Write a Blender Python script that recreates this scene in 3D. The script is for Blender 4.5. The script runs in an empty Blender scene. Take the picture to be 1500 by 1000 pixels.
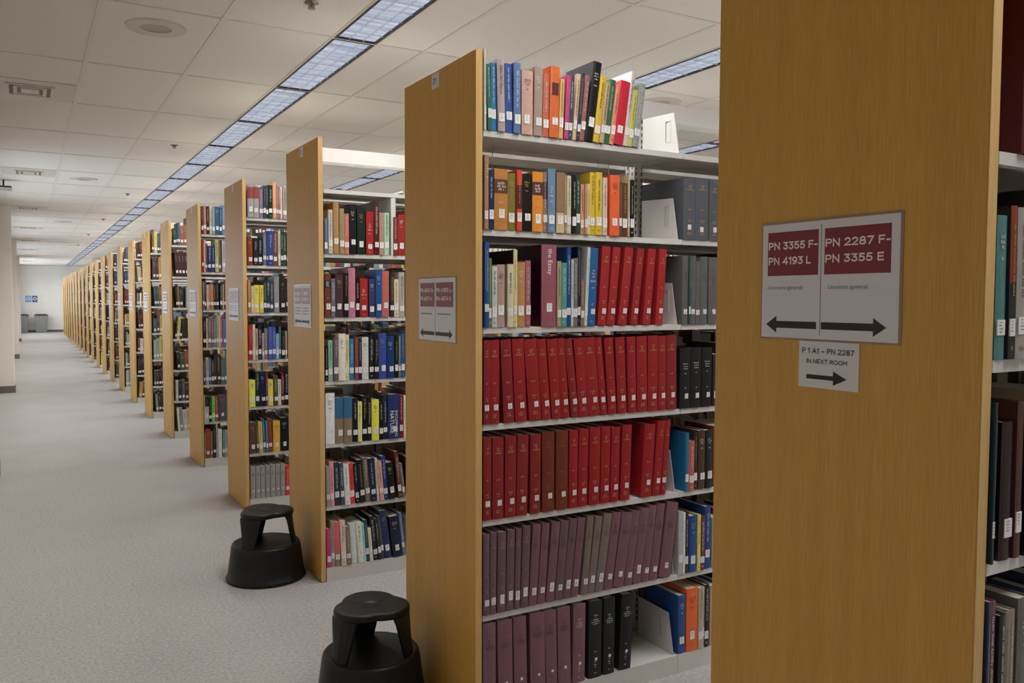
import bpy, bmesh, math, random
from mathutils import Matrix, Vector
random.seed(7)
S = bpy.context.scene
COL = S.collection
PI = math.pi

# ---------------------------------------------------------------- camera, world, exposure, lights
cam_data = bpy.data.cameras.new('camera')
cam_data.sensor_width = 36.0
cam_data.lens = 29.3477
cam_data.clip_end = 200
cam = bpy.data.objects.new('camera', cam_data)
COL.objects.link(cam)
YAW, PITCH, ROLL = 0.52626, -0.04963, 0.00302
fw = Vector((math.sin(YAW) * math.cos(PITCH), math.cos(YAW) * math.cos(PITCH), math.sin(PITCH)))
rt = Vector((math.cos(YAW), -math.sin(YAW), 0))
up = rt.cross(fw)
r2 = rt * math.cos(ROLL) + up * math.sin(ROLL)
u2 = -rt * math.sin(ROLL) + up * math.cos(ROLL)
m = Matrix((r2, u2, -fw)).transposed().to_4x4()
m.translation = Vector((-1.2876, -2.4570, 1.4649))
cam.matrix_world = m
S.camera = cam

world = bpy.data.worlds.new('world')
S.world = world
world.use_nodes = True
bg = world.node_tree.nodes['Background']
bg.inputs[0].default_value = (1.0, 0.97, 0.94, 1)
bg.inputs[1].default_value = 0.32
S.view_settings.view_transform = 'Standard'
S.view_settings.look = 'None'
S.view_settings.gamma = 1.0
S.view_settings.use_curve_mapping = False
S.view_settings.exposure = 0.45
S.cycles.max_bounces = 8
S.cycles.diffuse_bounces = 5
S.cycles.sample_clamp_indirect = 6.0
S.cycles.use_denoising = True

WINDOW_GLOW = 1.7         # overcast daylight in the corridor windows
LAMP_WATT = 24.0          # per 2.5 m of fluorescent row
LAMP_COLOR = (1.0, 0.985, 0.96)
HC = 2.906                # ceiling height
ROW0, ROWP = 2.088, 1.2467   # ceiling grid rows
STRIPS = [(0.208, 0.452), (2.165, 2.410), (4.12, 4.365)]
Y_END = 39.3

def area_lamp(x, y, sx, sy, watt):
    l = bpy.data.lights.new('fluorescent_row', 'AREA')
    l.shape = 'RECTANGLE'
    l.size, l.size_y = sx, sy
    l.energy = watt
    l.color = LAMP_COLOR
    l.spread = math.radians(146)
    o = bpy.data.objects.new('fluorescent_lamp', l)
    o.location = (x, y, HC - 0.012)
    COL.objects.link(o)
    return o

for si, (xa, xb) in enumerate(STRIPS):
    n0, n1 = (-4, 30) if si == 0 else ((-4, 22) if si == 1 else (-4, 12))
    for n in range(n0, n1, 2):
        if ROW0 + ROWP * (n + 2) > Y_END - 0.5:
            continue
        area_lamp((xa + xb) / 2, ROW0 + ROWP * (n + 1), 0.22, ROWP * 2 - 0.1, LAMP_WATT)

for xa, xb in STRIPS[:1]:
    area_lamp((xa + xb) / 2, ROW0 + ROWP * 28.5, 0.22, 1.1, LAMP_WATT / 2)

# ---------------------------------------------------------------- helpers
def srgb(c):
    return c / 12.92 if c <= 0.04045 else ((c + 0.055) / 1.055) ** 2.4

def hexc(h):
    return tuple(srgb(int(h[i:i + 2], 16) / 255) for i in (0, 2, 4)) + (1.0,)

class NT:
    def __init__(s, mat):
        mat.use_nodes = True
        s.t = mat.node_tree
        s.b = s.t.nodes['Principled BSDF']
        s.out = s.t.nodes['Material Output']
    def n(s, typ, **kw):
        node = s.t.nodes.new(typ)
        for k, v in kw.items():
            setattr(node, k, v)
        return node
    def l(s, a, b):
        s.t.links.new(a, b)

def material(name, color, rough=0.6, metal=0.0, noise=0.0, scale=40, stretch=(1, 1, 1), bump=0.0, bscale=None, spec=0.5):
    mt = bpy.data.materials.new(name)
    k = NT(mt)
    k.b.inputs['Roughness'].default_value = rough
    k.b.inputs['Metallic'].default_value = metal
    k.b.inputs['Specular IOR Level'].default_value = spec
    k.b.inputs['Base Color'].default_value = (*color[:3], 1)
    if noise or bump:
        tc = k.n('ShaderNodeTexCoord')
        mp = k.n('ShaderNodeMapping')
        mp.inputs['Scale'].default_value = stretch
        k.l(tc.outputs['Object'], mp.inputs[0])
        nz = k.n('ShaderNodeTexNoise')
        nz.inputs['Scale'].default_value = scale
        nz.inputs['Detail'].default_value = 5
        k.l(mp.outputs[0], nz.inputs[0])
        if noise:
            mr = k.n('ShaderNodeMapRange')
            mr.inputs[1].default_value, mr.inputs[2].default_value = 0.25, 0.75
            mr.inputs[3].default_value, mr.inputs[4].default_value = 1 - noise, 1 + noise
            k.l(nz.outputs[0], mr.inputs[0])
            mx = k.n('ShaderNodeMix', data_type='RGBA', blend_type='MULTIPLY')
            mx.inputs[0].default_value = 1
            mx.inputs[6].default_value = (*color[:3], 1)
            k.l(mr.outputs[0], mx.inputs[7])
            k.l(mx.outputs[2], k.b.inputs['Base Color'])
        if bump:
            nb = nz
            if bscale:
                nb = k.n('ShaderNodeTexNoise')
                nb.inputs['Scale'].default_value = bscale
                k.l(mp.outputs[0], nb.inputs[0])
            bp = k.n('ShaderNodeBump')
            bp.inputs['Strength'].default_value = bump
            bp.inputs['Distance'].default_value = 0.002
            k.l(nb.outputs[0], bp.inputs['Height'])
            k.l(bp.outputs[0], k.b.inputs['Normal'])
    return mt

def wood(name, c1, c2, rough=0.45):
    mt = bpy.data.materials.new(name)
    k = NT(mt)
    tc = k.n('ShaderNodeTexCoord')
    mp = k.n('ShaderNodeMapping')
    mp.inputs['Scale'].default_value = (30, 30, 0.9)
    k.l(tc.outputs['Object'], mp.inputs[0])
    oi = k.n('ShaderNodeObjectInfo')
    ad = k.n('ShaderNodeVectorMath', operation='ADD')
    k.l(mp.outputs[0], ad.inputs[0])
    sc = k.n('ShaderNodeVectorMath', operation='SCALE')
    sc.inputs['Scale'].default_value = 1.0
    k.l(oi.outputs['Location'], sc.inputs[0])
    k.l(sc.outputs[0], ad.inputs[1])
    nz = k.n('ShaderNodeTexNoise')
    nz.inputs['Scale'].default_value = 1.0
    nz.inputs['Detail'].default_value = 6
    nz.inputs['Roughness'].default_value = 0.6
    k.l(ad.outputs[0], nz.inputs[0])
    mp2 = k.n('ShaderNodeMapping')
    mp2.inputs['Scale'].default_value = (420, 420, 14)
    k.l(tc.outputs['Object'], mp2.inputs[0])
    nz2 = k.n('ShaderNodeTexNoise')
    nz2.inputs['Scale'].default_value = 1.0
    nz2.inputs['Detail'].default_value = 3
    k.l(mp2.outputs[0], nz2.inputs[0])
    mixf = k.n('ShaderNodeMath', operation='MULTIPLY_ADD')
    mixf.inputs[1].default_value = 0.62
    k.l(nz2.outputs[0], mixf.inputs[0])
    mul = k.n('ShaderNodeMath', operation='MULTIPLY')
    mul.inputs[1].default_value = 0.38
    k.l(nz.outputs[0], mul.inputs[0])
    k.l(mul.outputs[0], mixf.inputs[2])
    cr = k.n('ShaderNodeValToRGB')
    cr.color_ramp.elements[0].position = 0.36
    cr.color_ramp.elements[1].position = 0.66
    cr.color_ramp.elements[0].color = (*c1, 1)
    cr.color_ramp.elements[1].color = (*c2, 1)
    k.l(mixf.outputs[0], cr.inputs[0])
    k.l(cr.outputs[0], k.b.inputs['Base Color'])
    k.b.inputs['Roughness'].default_value = rough
    k.b.inputs['Specular IOR Level'].default_value = 0.35
    bp = k.n('ShaderNodeBump')
    bp.inputs['Strength'].default_value = 0.08
    bp.inputs['Distance'].default_value = 0.001
    k.l(nz2.outputs[0], bp.inputs['Height'])
    k.l(bp.outputs[0], k.b.inputs['Normal'])
    return mt

def object_color_material(name, rough, bump=0.0, noise=0.10):
    mt = bpy.data.materials.new(name)
    k = NT(mt)
    oi = k.n('ShaderNodeObjectInfo')
    tc = k.n('ShaderNodeTexCoord')
    nz = k.n('ShaderNodeTexNoise')
    nz.inputs['Scale'].default_value = 55
    nz.inputs['Detail'].default_value = 4
    k.l(tc.outputs['Object'], nz.inputs[0])
    mr = k.n('ShaderNodeMapRange')
    mr.inputs[1].default_value, mr.inputs[2].default_value = 0.25, 0.75
    mr.inputs[3].default_value, mr.inputs[4].default_value = 1 - noise, 1 + noise
    k.l(nz.outputs[0], mr.inputs[0])
    mx = k.n('ShaderNodeMix', data_type='RGBA', blend_type='MULTIPLY')
    mx.inputs[0].default_value = 1
    k.l(oi.outputs['Color'], mx.inputs[6])
    k.l(mr.outputs[0], mx.inputs[7])
    k.l(mx.outputs[2], k.b.inputs['Base Color'])
    k.b.inputs['Roughness'].default_value = rough
    k.b.inputs['Specular IOR Level'].default_value = 0.4
    if bump:
        n2 = k.n('ShaderNodeTexNoise')
        n2.inputs['Scale'].default_value = 900
        k.l(tc.outputs['Object'], n2.inputs[0])
        bp = k.n('ShaderNodeBump')
        bp.inputs['Strength'].default_value = bump
        bp.inputs['Distance'].default_value = 0.0008
        k.l(n2.outputs[0], bp.inputs['Height'])
        k.l(bp.outputs[0], k.b.inputs['Normal'])
    return mt

def attribute_material(name, rough):
    mt = bpy.data.materials.new(name)
    k = NT(mt)
    at = k.n('ShaderNodeAttribute')
    at.attribute_name = 'cover'
    k.l(at.outputs['Color'], k.b.inputs['Base Color'])
    k.b.inputs['Roughness'].default_value = rough
    return mt

M = {}
M['oak'] = wood('oak_veneer', (0.52, 0.275, 0.048), (0.64, 0.365, 0.080))
M['oak_edge'] = wood('oak_edge_band', (0.55, 0.34, 0.12), (0.70, 0.46, 0.19))
M['steel'] = material('painted_shelf_steel', (0.62, 0.605, 0.575), 0.42, noise=0.03, scale=8)
M['steel_light'] = material('white_painted_steel', (0.63, 0.615, 0.595), 0.4, noise=0.02, scale=8)
M['slot'] = material('dark_slot', (0.03, 0.03, 0.03), 0.8, noise=0.1)
M['wire'] = material('bright_wire', (0.6, 0.6, 0.58), 0.3, metal=1.0, noise=0.05)
M['cloth'] = object_color_material('book_cloth', 0.62, bump=0.25)
M['jacket'] = object_color_material('paper_jacket', 0.38)
M['ink'] = object_color_material('printed_ink', 0.55, noise=0.04)
M['pages'] = material('page_block', (0.70, 0.64, 0.52), 0.8, noise=0.15, scale=400, stretch=(8, 0.2, 0.2))
M['label'] = material('white_paper_label', (0.80, 0.79, 0.77), 0.55, noise=0.03)
M['paper'] = material('sign_paper', (0.66, 0.665, 0.70), 0.4, noise=0.02, scale=12)
M['red'] = material('sign_red_print', (0.20, 0.012, 0.025), 0.35, noise=0.03)
M['black'] = material('black_print', (0.005, 0.005, 0.005), 0.5, noise=0.05)
M['grey_print'] = material('grey_print', (0.12, 0.12, 0.12), 0.5, noise=0.05)
M['sleeve'] = material('clear_sleeve_edge', (0.30, 0.19, 0.13), 0.18, noise=0.05)
M['tile'] = material('acoustic_ceiling_tile', (0.78, 0.75, 0.705), 0.9, noise=0.10, scale=110, bump=0.6, bscale=420, spec=0.2)
M['rail'] = material('grid_rail_paint', (0.72, 0.68, 0.62), 0.5, noise=0.03)
M['vent'] = material('diffuser_paint', (0.62, 0.57, 0.50), 0.5, noise=0.04)
M['dark_metal'] = material('black_trim', (0.035, 0.033, 0.03), 0.45, noise=0.1)
M['wall'] = material('painted_wall', (0.80, 0.765, 0.71), 0.8, noise=0.03, scale=3, bump=0.1, bscale=300)
M['base'] = material('rubber_baseboard', (0.17, 0.15, 0.13), 0.6, noise=0.1)
M['rubber'] = material('black_stool_plastic', (0.0062, 0.0062, 0.0064), 0.42, noise=0.25, scale=60, bump=0.12, bscale=500, spec=0.30)
M['bin'] = material('grey_bin_plastic', (0.24, 0.24, 0.235), 0.5, noise=0.05)
M['louver'] = material('brushed_louver', (0.86, 0.88, 0.92), 0.28, metal=0.7, noise=0.05, scale=50)
M['poster_blue'] = material('poster_light_blue', (0.12, 0.38, 0.62), 0.5, noise=0.04)
M['poster_navy'] = material('poster_navy', (0.06, 0.09, 0.25), 0.5, noise=0.04)
M['far_books'] = attribute_material('assorted_book_covers', 0.5)
M['throat'] = material('vent_throat', (0.20, 0.175, 0.15), 0.7, noise=0.05)
M['chrome'] = material('sprinkler_metal', (0.30, 0.27, 0.23), 0.35, metal=0.9, noise=0.1)
M['grille'] = material('speaker_grille', (0.46, 0.43, 0.40), 0.7, noise=0.2, scale=900)

lens_m = bpy.data.materials.new('lamp_reflector_glow')
k = NT(lens_m)
em = k.n('ShaderNodeEmission')
tc = k.n('ShaderNodeTexCoord')
nz = k.n('ShaderNodeTexNoise')
nz.inputs['Scale'].default_value = 6
mp = k.n('ShaderNodeMapping')
mp.inputs['Scale'].default_value = (0.6, 5.0, 1.0)
k.l(tc.outputs['Object'], mp.inputs[0])
k.l(mp.outputs[0], nz.inputs[0])
cr = k.n('ShaderNodeValToRGB')
cr.color_ramp.elements[0].position, cr.color_ramp.elements[1].position = 0.35, 0.7
cr.color_ramp.elements[0].color = (0.44, 0.49, 0.62, 1)
cr.color_ramp.elements[1].color = (0.80, 0.86, 1.0, 1)
k.l(nz.outputs[0], cr.inputs[0])
k.l(cr.outputs[0], em.inputs[0])
em.inputs[1].default_value = 0.56
k.l(em.outputs[0], k.out.inputs[0])
M['lens'] = lens_m

carpet = bpy.data.materials.new('grey_loop_carpet')
k = NT(carpet)
tc = k.n('ShaderNodeTexCoord')
n1 = k.n('ShaderNodeTexNoise'); n1.inputs['Scale'].default_value = 260; n1.inputs['Detail'].default_value = 3
n2 = k.n('ShaderNodeTexNoise'); n2.inputs['Scale'].default_value = 70; n2.inputs['Detail'].default_value = 5
n3 = k.n('ShaderNodeTexNoise'); n3.inputs['Scale'].default_value = 1.3
for q in (n1, n2, n3):
    k.l(tc.outputs['Object'], q.inputs[0])
a1 = k.n('ShaderNodeMath', operation='MULTIPLY_ADD'); a1.inputs[1].default_value = 0.50
a2 = k.n('ShaderNodeMath', operation='MULTIPLY_ADD'); a2.inputs[1].default_value = 0.40
a3 = k.n('ShaderNodeMath', operation='MULTIPLY'); a3.inputs[1].default_value = 0.10
k.l(n3.outputs[0], a3.inputs[0])
k.l(n2.outputs[0], a2.inputs[0]); k.l(a3.outputs[0], a2.inputs[2])
k.l(n1.outputs[0], a1.inputs[0]); k.l(a2.outputs[0], a1.inputs[2])
cr = k.n('ShaderNodeValToRGB')
cr.color_ramp.elements[0].position, cr.color_ramp.elements[1].position = 0.34, 0.66
cr.color_ramp.elements[0].color = (0.245, 0.235, 0.227, 1)
cr.color_ramp.elements[1].color = (0.515, 0.495, 0.475, 1)
k.l(a1.outputs[0], cr.inputs[0])
k.l(cr.outputs[0], k.b.inputs['Base Color'])
k.b.inputs['Roughness'].default_value = 0.95
k.b.inputs['Specular IOR Level'].default_value = 0.15
bp = k.n('ShaderNodeBump'); bp.inputs['Strength'].default_value = 0.5; bp.inputs['Distance'].default_value = 0.004
k.l(n1.outputs[0], bp.inputs['Height']); k.l(bp.outputs[0], k.b.inputs['Normal'])
M['carpet'] = carpet

class MB:
    """collects verts and faces for one mesh"""
    def __init__(s):
        s.v, s.f, s.mi = [], [], []
    def add(s, vs, fs, mi=0):
        o = len(s.v)
        s.v += [tuple(p) for p in vs]
        s.f += [tuple(i + o for i in f) for f in fs]
        s.mi += [mi] * len(fs)
    def box(s, x0, x1, y0, y1, z0, z1, mi=0):
        s.add([(x0, y0, z0), (x1, y0, z0), (x1, y1, z0), (x0, y1, z0), (x0, y0, z1), (x1, y0, z1), (x1, y1, z1), (x0, y1, z1)],
              [(0, 3, 2, 1), (4, 5, 6, 7), (0, 1, 5, 4), (1, 2, 6, 5), (2, 3, 7, 6), (3, 0, 4, 7)], mi)
        return s
    def prism(s, pts, axis, a, b, mi=0):
        """pts: closed 2-D outline; axis: extruded axis 0/1/2"""
        def P(p, t):
            return (t, p[0], p[1]) if axis == 0 else ((p[0], t, p[1]) if axis == 1 else (p[0], p[1], t))
        n = len(pts)
        s.add([P(p, a) for p in pts] + [P(p, b) for p in pts],
              [tuple(range(n))[::-1], tuple(range(n, 2 * n))] + [(i, (i + 1) % n, n + (i + 1) % n, n + i) for i in range(n)], mi)
        return s
    def tube(s, p0, p1, r, seg=8, r1=None, mi=0):
        p0, p1 = Vector(p0), Vector(p1)
        d = (p1 - p0).normalized()
        a = d.orthogonal().normalized()
        b = d.cross(a)
        r1 = r if r1 is None else r1
        vs = [p0 + (a * math.cos(t * 2 * PI / seg) + b * math.sin(t * 2 * PI / seg)) * r for t in range(seg)]
        vs += [p1 + (a * math.cos(t * 2 * PI / seg) + b * math.sin(t * 2 * PI / seg)) * r1 for t in range(seg)]
        s.add(vs, [tuple(range(seg))[::-1], tuple(range(seg, 2 * seg))] + [(i, (i + 1) % seg, seg + (i + 1) % seg, seg + i) for i in range(seg)], mi)
        return s
    def lathe(s, prof, seg=48, rf=None, cx=0, cy=0, mi=0):
        """prof: (radius, z) list; rf(theta, r, i) optional radius function"""
        vs = []
        for i, (r, z) in enumerate(prof):
            for t in range(seg):
                th = 2 * PI * t / seg
                q = rf(th, r, i) if rf else r
                vs.append((cx + q * math.cos(th), cy + q * math.sin(th), z))
        fs = []
        for i in range(len(prof) - 1):
            for t in range(seg):
                t1 = (t + 1) % seg
                fs.append((i * seg + t, i * seg + t1, (i + 1) * seg + t1, (i + 1) * seg + t))
        fs.append(tuple(range(seg))[::-1])
        fs.append(tuple(range((len(prof) - 1) * seg, len(prof) * seg)))
        s.add(vs, fs, mi)
        return s
    def mesh(s, name, mats, smooth=False):
        me = bpy.data.meshes.new(name)
        me.from_pydata(s.v, [], s.f)
        for mt in (mats if isinstance(mats, (list, tuple)) else [mats]):
            me.materials.append(mt)
        if any(s.mi):
            me.polygons.foreach_set('material_index', s.mi)
        if smooth:
            me.polygons.foreach_set('use_smooth', [True] * len(me.polygons))
        me.update()
        return me

def fix_normals(me):
    bm = bmesh.new(); bm.from_mesh(me)
    bmesh.ops.recalc_face_normals(bm, faces=bm.faces)
    bm.to_mesh(me); bm.free()

def obj(name, me, parent=None, loc=(0, 0, 0), color=None):
    o = bpy.data.objects.new(name, me)
    o.location = loc
    if color:
        o.color = color
    COL.objects.link(o)
    if parent:
        o.parent = parent
    return o

def tag(o, label, cat, group=None):
    o['label'] = label
    o['category'] = cat
    if group:
        o['group'] = group
    return o

def struct(name, me, parent=None, loc=(0, 0, 0)):
    o = obj(name, me, parent, loc)
    o['kind'] = 'structure'
    return o

def bevel(o, w, seg=2, angle=40):
    b = o.modifiers.new('bevel', 'BEVEL')
    b.width, b.segments = w, seg
    b.limit_method = 'ANGLE'
    b.angle_limit = math.radians(angle)
    return o

ORD = 'first second third fourth fifth sixth seventh eighth ninth tenth eleventh twelfth thirteenth fourteenth fifteenth sixteenth seventeenth eighteenth nineteenth'.split()
TENS = {20: 'twent', 30: 'thirt', 40: 'fort', 50: 'fift'}
def ordinal(n):
    if n <= 19:
        return ORD[n - 1]
    t, u = n // 10 * 10, n % 10
    return TENS[t] + ('ieth' if u == 0 else 'y-' + ORD[u - 1])

_dg = None
def text_mesh(body, size, mat, name='lettering', align='LEFT', spacing=1.0, bold=0.0, space_line=1.0, fit=None):
    cu = bpy.data.curves.new(name, 'FONT')
    cu.body = body
    cu.size = size
    cu.align_x = align
    cu.space_character = spacing
    cu.space_line = space_line
    cu.offset = bold
    cu.resolution_u = 2
    o = bpy.data.objects.new(name, cu)
    COL.objects.link(o)
    dg = bpy.context.evaluated_depsgraph_get()
    me = bpy.data.meshes.new_from_object(o.evaluated_get(dg))
    COL.objects.unlink(o)
    bpy.data.objects.remove(o)
    me.materials.clear()
    me.materials.append(mat)
    if fit:
        xs = [v.co.x for v in me.vertices]
        s = fit / (max(xs) - min(xs))
        for v in me.vertices:
            v.co.x *= s
    return me

# plain sans capitals and figures drawn as strokes (cap height 1)
def _arc(cx, cy, rx, ry, a0, a1, n=9):
    return [(cx + rx * math.cos(math.radians(a0 + (a1 - a0) * i / n)), cy + ry * math.sin(math.radians(a0 + (a1 - a0) * i / n))) for i in range(n + 1)]
GLYPH = {
    'P': (0.62, [[(0, 0), (0, 1), (0.34, 1)] + _arc(0.34, 0.73, 0.27, 0.27, 90, -90) + [(0, 0.46)]]),
    'N': (0.70, [[(0, 0), (0, 1), (0.68, 0), (0.68, 1)]]),
    'F': (0.54, [[(0, 0), (0, 1), (0.54, 1)], [(0, 0.5), (0.48, 0.5)]]),
    'E': (0.56, [[(0.56, 0), (0, 0), (0, 1), (0.56, 1)], [(0, 0.51), (0.5, 0.51)]]),
    'L': (0.52, [[(0, 1), (0, 0), (0.52, 0)]]),
    'A': (0.80, [[(0, 0), (0.40, 1), (0.80, 0)], [(0.15, 0.33), (0.65, 0.33)]]),
    'S': (0.62, [_arc(0.31, 0.735, 0.28, 0.265, 40, 262) + _arc(0.31, 0.255, 0.31, 0.255, 84, -140)]),
    'I': (0.02, [[(0, 0), (0, 1)]]),
    'X': (0.68, [[(0, 0), (0.68, 1)], [(0, 1), (0.68, 0)]]),
    'T': (0.66, [[(0, 1), (0.66, 1)], [(0.33, 1), (0.33, 0)]]),
    'R': (0.64, [[(0, 0), (0, 1), (0.34, 1)] + _arc(0.34, 0.74, 0.26, 0.26, 90, -90) + [(0, 0.48)], [(0.34, 0.48), (0.64, 0)]]),
    'O': (0.84, [_arc(0.42, 0.5, 0.42, 0.5, 0, 360, 22)]),
    'M': (0.80, [[(0, 0), (0, 1), (0.40, 0.36), (0.80, 1), (0.80, 0)]]),
    '0': (0.66, [_arc(0.33, 0.5, 0.33, 0.5, 0, 360, 20)]),
    '1': (0.26, [[(0, 0.86), (0.22, 1), (0.22, 0)]]),
    '2': (0.60, [_arc(0.29, 0.70, 0.28, 0.30, 160, -35) + [(0.0, 0.0), (0.60, 0.0)]]),
    '3': (0.60, [[(0.04, 1), (0.55, 1), (0.26, 0.60)] + _arc(0.28, 0.30, 0.30, 0.30, 80, -150)]),
    '4': (0.68, [[(0.50, 0), (0.50, 1), (0, 0.26), (0.68, 0.26)]]),
    '5': (0.60, [[(0.54, 1), (0.09, 1), (0.06, 0.54)] + _arc(0.27, 0.31, 0.31, 0.31, 118, -148)]),
    '6': (0.62, [_arc(0.31, 0.31, 0.30, 0.31, 0, 360, 18), [(0.02, 0.36)] + _arc(0.42, 0.42, 0.40, 0.58, 180, 75)]),
    '7': (0.60, [[(0, 1), (0.60, 1), (0.18, 0)]]),
    '8': (0.62, [_arc(0.31, 0.76, 0.26, 0.24, 0, 360, 18), _arc(0.31, 0.26, 0.31, 0.26, 0, 360, 18)]),
    '9': (0.62, [_arc(0.31, 0.69, 0.30, 0.31, 0, 360, 18), [(0.60, 0.64)] + _arc(0.20, 0.58, 0.40, 0.58, 0, -105)]),
    '-': (0.34, [[(0, 0.40), (0.34, 0.40)]]),
    '\u2013': (0.56, [[(0, 0.40), (0.56, 0.40)]]),
}
def stroke_text(body, cap, weight, mat, fit=None, track=0.26, space=0.42):
    q = MB()
    x = 0.0
    hw = weight / 2
    lines = []
    for ch in body:
        if ch == ' ':
            x += space
            continue
        wdt, polys = GLYPH[ch]
        for pl in polys:
            lines.append([(x + a, b) for a, b in pl])
        x += wdt + track
    total = x - track
    sx = (fit / total) if fit else cap
    for j, pl in enumerate(lines):
        pl = [p for i, p in enumerate(pl) if i == 0 or math.hypot(p[0] - pl[i - 1][0], p[1] - pl[i - 1][1]) > 1e-4]
        pts = [Vector((hw + a * sx, hw + b * (cap - 2 * hw), 0)) for a, b in pl]
        n = len(pts)
        closed = (pts[0] - pts[-1]).length < 1e-6
        if not closed:
            pts[0] = pts[0] - (pts[1] - pts[0]).normalized() * hw * 0.9
            pts[-1] = pts[-1] + (pts[-1] - pts[-2]).normalized() * hw * 0.9
        dirs = [(pts[i + 1] - pts[i]).normalized() for i in range(n - 1)]
        vs = []
        for i in range(n):
            d0 = dirs[i - 1] if i > 0 else (dirs[-1] if closed else dirs[0])
            d1 = dirs[i] if i < n - 1 else (dirs[0] if closed else dirs[-1])
            m_ = Vector((-(d0.y + d1.y), d0.x + d1.x, 0))
            if m_.length < 1e-4: m_ = Vector((-d0.y, d0.x, 0))
            m_.normalize()
            c_ = max(0.42, m_.dot(Vector((-d0.y, d0.x, 0))))
            off = m_ * (hw / c_)
            zz = Vector((0, 0, 0.00003 * (j % 4)))
            vs += [pts[i] - off + zz, pts[i] + off + zz]
        q.add(vs, [(2 * i, 2 * i + 2, 2 * i + 3, 2 * i + 1) for i in range(n - 1)])
    return q.mesh('lettering', mat)

# matrices for lettering: on a panel face that looks towards -X, on a spine (upright / reading downwards)
def face_x(x, y, z):
    m = Matrix(((0, 0, -1, x), (-1, 0, 0, y), (0, 1, 0, z), (0, 0, 0, 1)))
    return m
def spine_up(x, y, z):
    return Matrix(((1, 0, 0, x), (0, 0, -1, y), (0, 1, 0, z), (0, 0, 0, 1)))
def spine_down(x, y, z):
    return Matrix(((0, 1, 0, x), (0, 0, -1, y), (-1, 0, 0, z), (0, 0, 0, 1)))

# ---------------------------------------------------------------- room shell
fl = MB().box(-1.75, 9.0, -7.0, Y_END + 0.2, -0.1, 0.0)
struct('floor', fl.mesh('floor', M['carpet']))

wl = MB().box(-1.95, -1.75, -7.0, Y_END, 0, HC + 0.4)
struct('wall_left', wl.mesh('wall_left', M['wall']))
wf = MB().box(-1.95, 9.0, Y_END, Y_END + 0.2, 0, HC + 0.4)
struct('wall_back', wf.mesh('wall_back', M['wall']))
wr = MB().box(9.0, 9.2, -7.0, Y_END + 0.2, 0, HC + 0.4)
struct('wall_right', wr.mesh('wall_right', M['wall']))
win_m = bpy.data.materials.new('daylit_window_glass')
k = NT(win_m)
wem = k.n('ShaderNodeEmission')
wem.inputs[0].default_value = (0.80, 0.90, 1.0, 1)
wem.inputs[1].default_value = WINDOW_GLOW
k.l(wem.outputs[0], k.out.inputs[0])
far_m = win_m.copy()
far_m.node_tree.nodes['Emission'].inputs[1].default_value = WINDOW_GLOW * 1.8
for i, (ya, yb) in enumerate(((7.2, 11.6), (14.4, 20.2), (22.6, 29.6), (32.0, 38.2))):
    fr = MB()
    za, zb, t = 0.9, 2.5, 0.05
    fr.box(-1.75, -1.72, ya - t, yb + t, za - t, za); fr.box(-1.75, -1.72, ya - t, yb + t, zb, zb + t)
    n_ = max(2, round((yb - ya) / 1.5))
    for j in range(n_ + 1):
        y_ = ya + (yb - ya) * j / n_
        fr.box(-1.75, -1.72, y_ - t / 2, y_ + t / 2, za, zb)
    w_ = struct('window_%d' % (i + 1), fr.mesh('window_frame', M['steel_light']))
    struct('window_pane', MB().box(-1.748, -1.742, ya, yb, za, zb).mesh('window_pane', far_m if i == 3 else win_m), w_)

struct('baseboard_back', MB().box(-1.75, 9.0, Y_END - 0.012, Y_END, 0, 0.11).mesh('baseboard_back', M['base']))
struct('baseboard_left', MB().box(-1.75, -1.738, -7.0, Y_END, 0, 0.11).mesh('baseboard_left', M['base']))
for i, (ya, yb) in enumerate(((5.2, 5.72), (12.62, 13.1), (21.2, 21.68), (30.5, 30.98))):
    cx_ = -1.518 if i == 0 else -1.476
    p = struct('column_%d' % (i + 1), MB().box(-2.3, cx_, ya, yb, 0, HC + 0.02).mesh('column', M['wall']))
    bevel(p, 0.006)
    b = MB()
    b.box(-1.75, cx_ + 0.01, ya - 0.01, ya, 0, 0.11); b.box(cx_, cx_ + 0.01, ya, yb, 0, 0.11)
    struct('baseboard', b.mesh('baseboard', M['base']), p)

# ceiling: a deck above, a grid of rails, every near tile its own piece
ceil = struct('ceiling', MB().box(-1.75, 9.0, -7.0, Y_END, HC + 0.12, HC + 0.3).mesh('ceiling', M['tile']))
XL = [-1.75, -1.515, -0.945, -0.375, 0.208, 0.452, 0.752, 1.322, 1.874, 2.165, 2.410, 3.0, 3.57, 4.12, 4.365, 4.95, 5.52, 6.1, 6.67, 7.24, 7.81, 8.38, 9.0]
FIX = {(round(a, 3), round(b, 3)) for a, b in STRIPS}
tile_cache = {}
def tile_mesh(w, d):
    key = (round(w, 3), round(d, 3))
    if key not in tile_cache:
        q = MB().box(-w / 2 + 0.008, w / 2 - 0.008, -d / 2 + 0.008, d / 2 - 0.008, 0, 0.016)
        tile_cache[key] = q.mesh('ceiling_tile', M['tile'])
    return tile_cache[key]
N0, N1 = -7, 30
cells = []
VENT_Y = [4.585 + 4.36 * i for i in range(9)]
for n in range(N0, N1):
    ya, yb = ROW0 + ROWP * n, min(ROW0 + ROWP * (n + 1), Y_END)
    for xa, xb in zip(XL[:-1], XL[1:]):
        if (round(xa, 3), round(xb, 3)) in FIX:
            continue
        cells.append(((xa + xb) / 2, (ya + yb) / 2, xb - xa, yb - ya))
def seen_rank(c):
    x, y = c[0] + 1.29, c[1] + 2.46
    return x * x + y * y + (0 if y > 2.5 and x < y * 1.3 else 400)
cells.sort(key=seen_rank)
field = MB()
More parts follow.
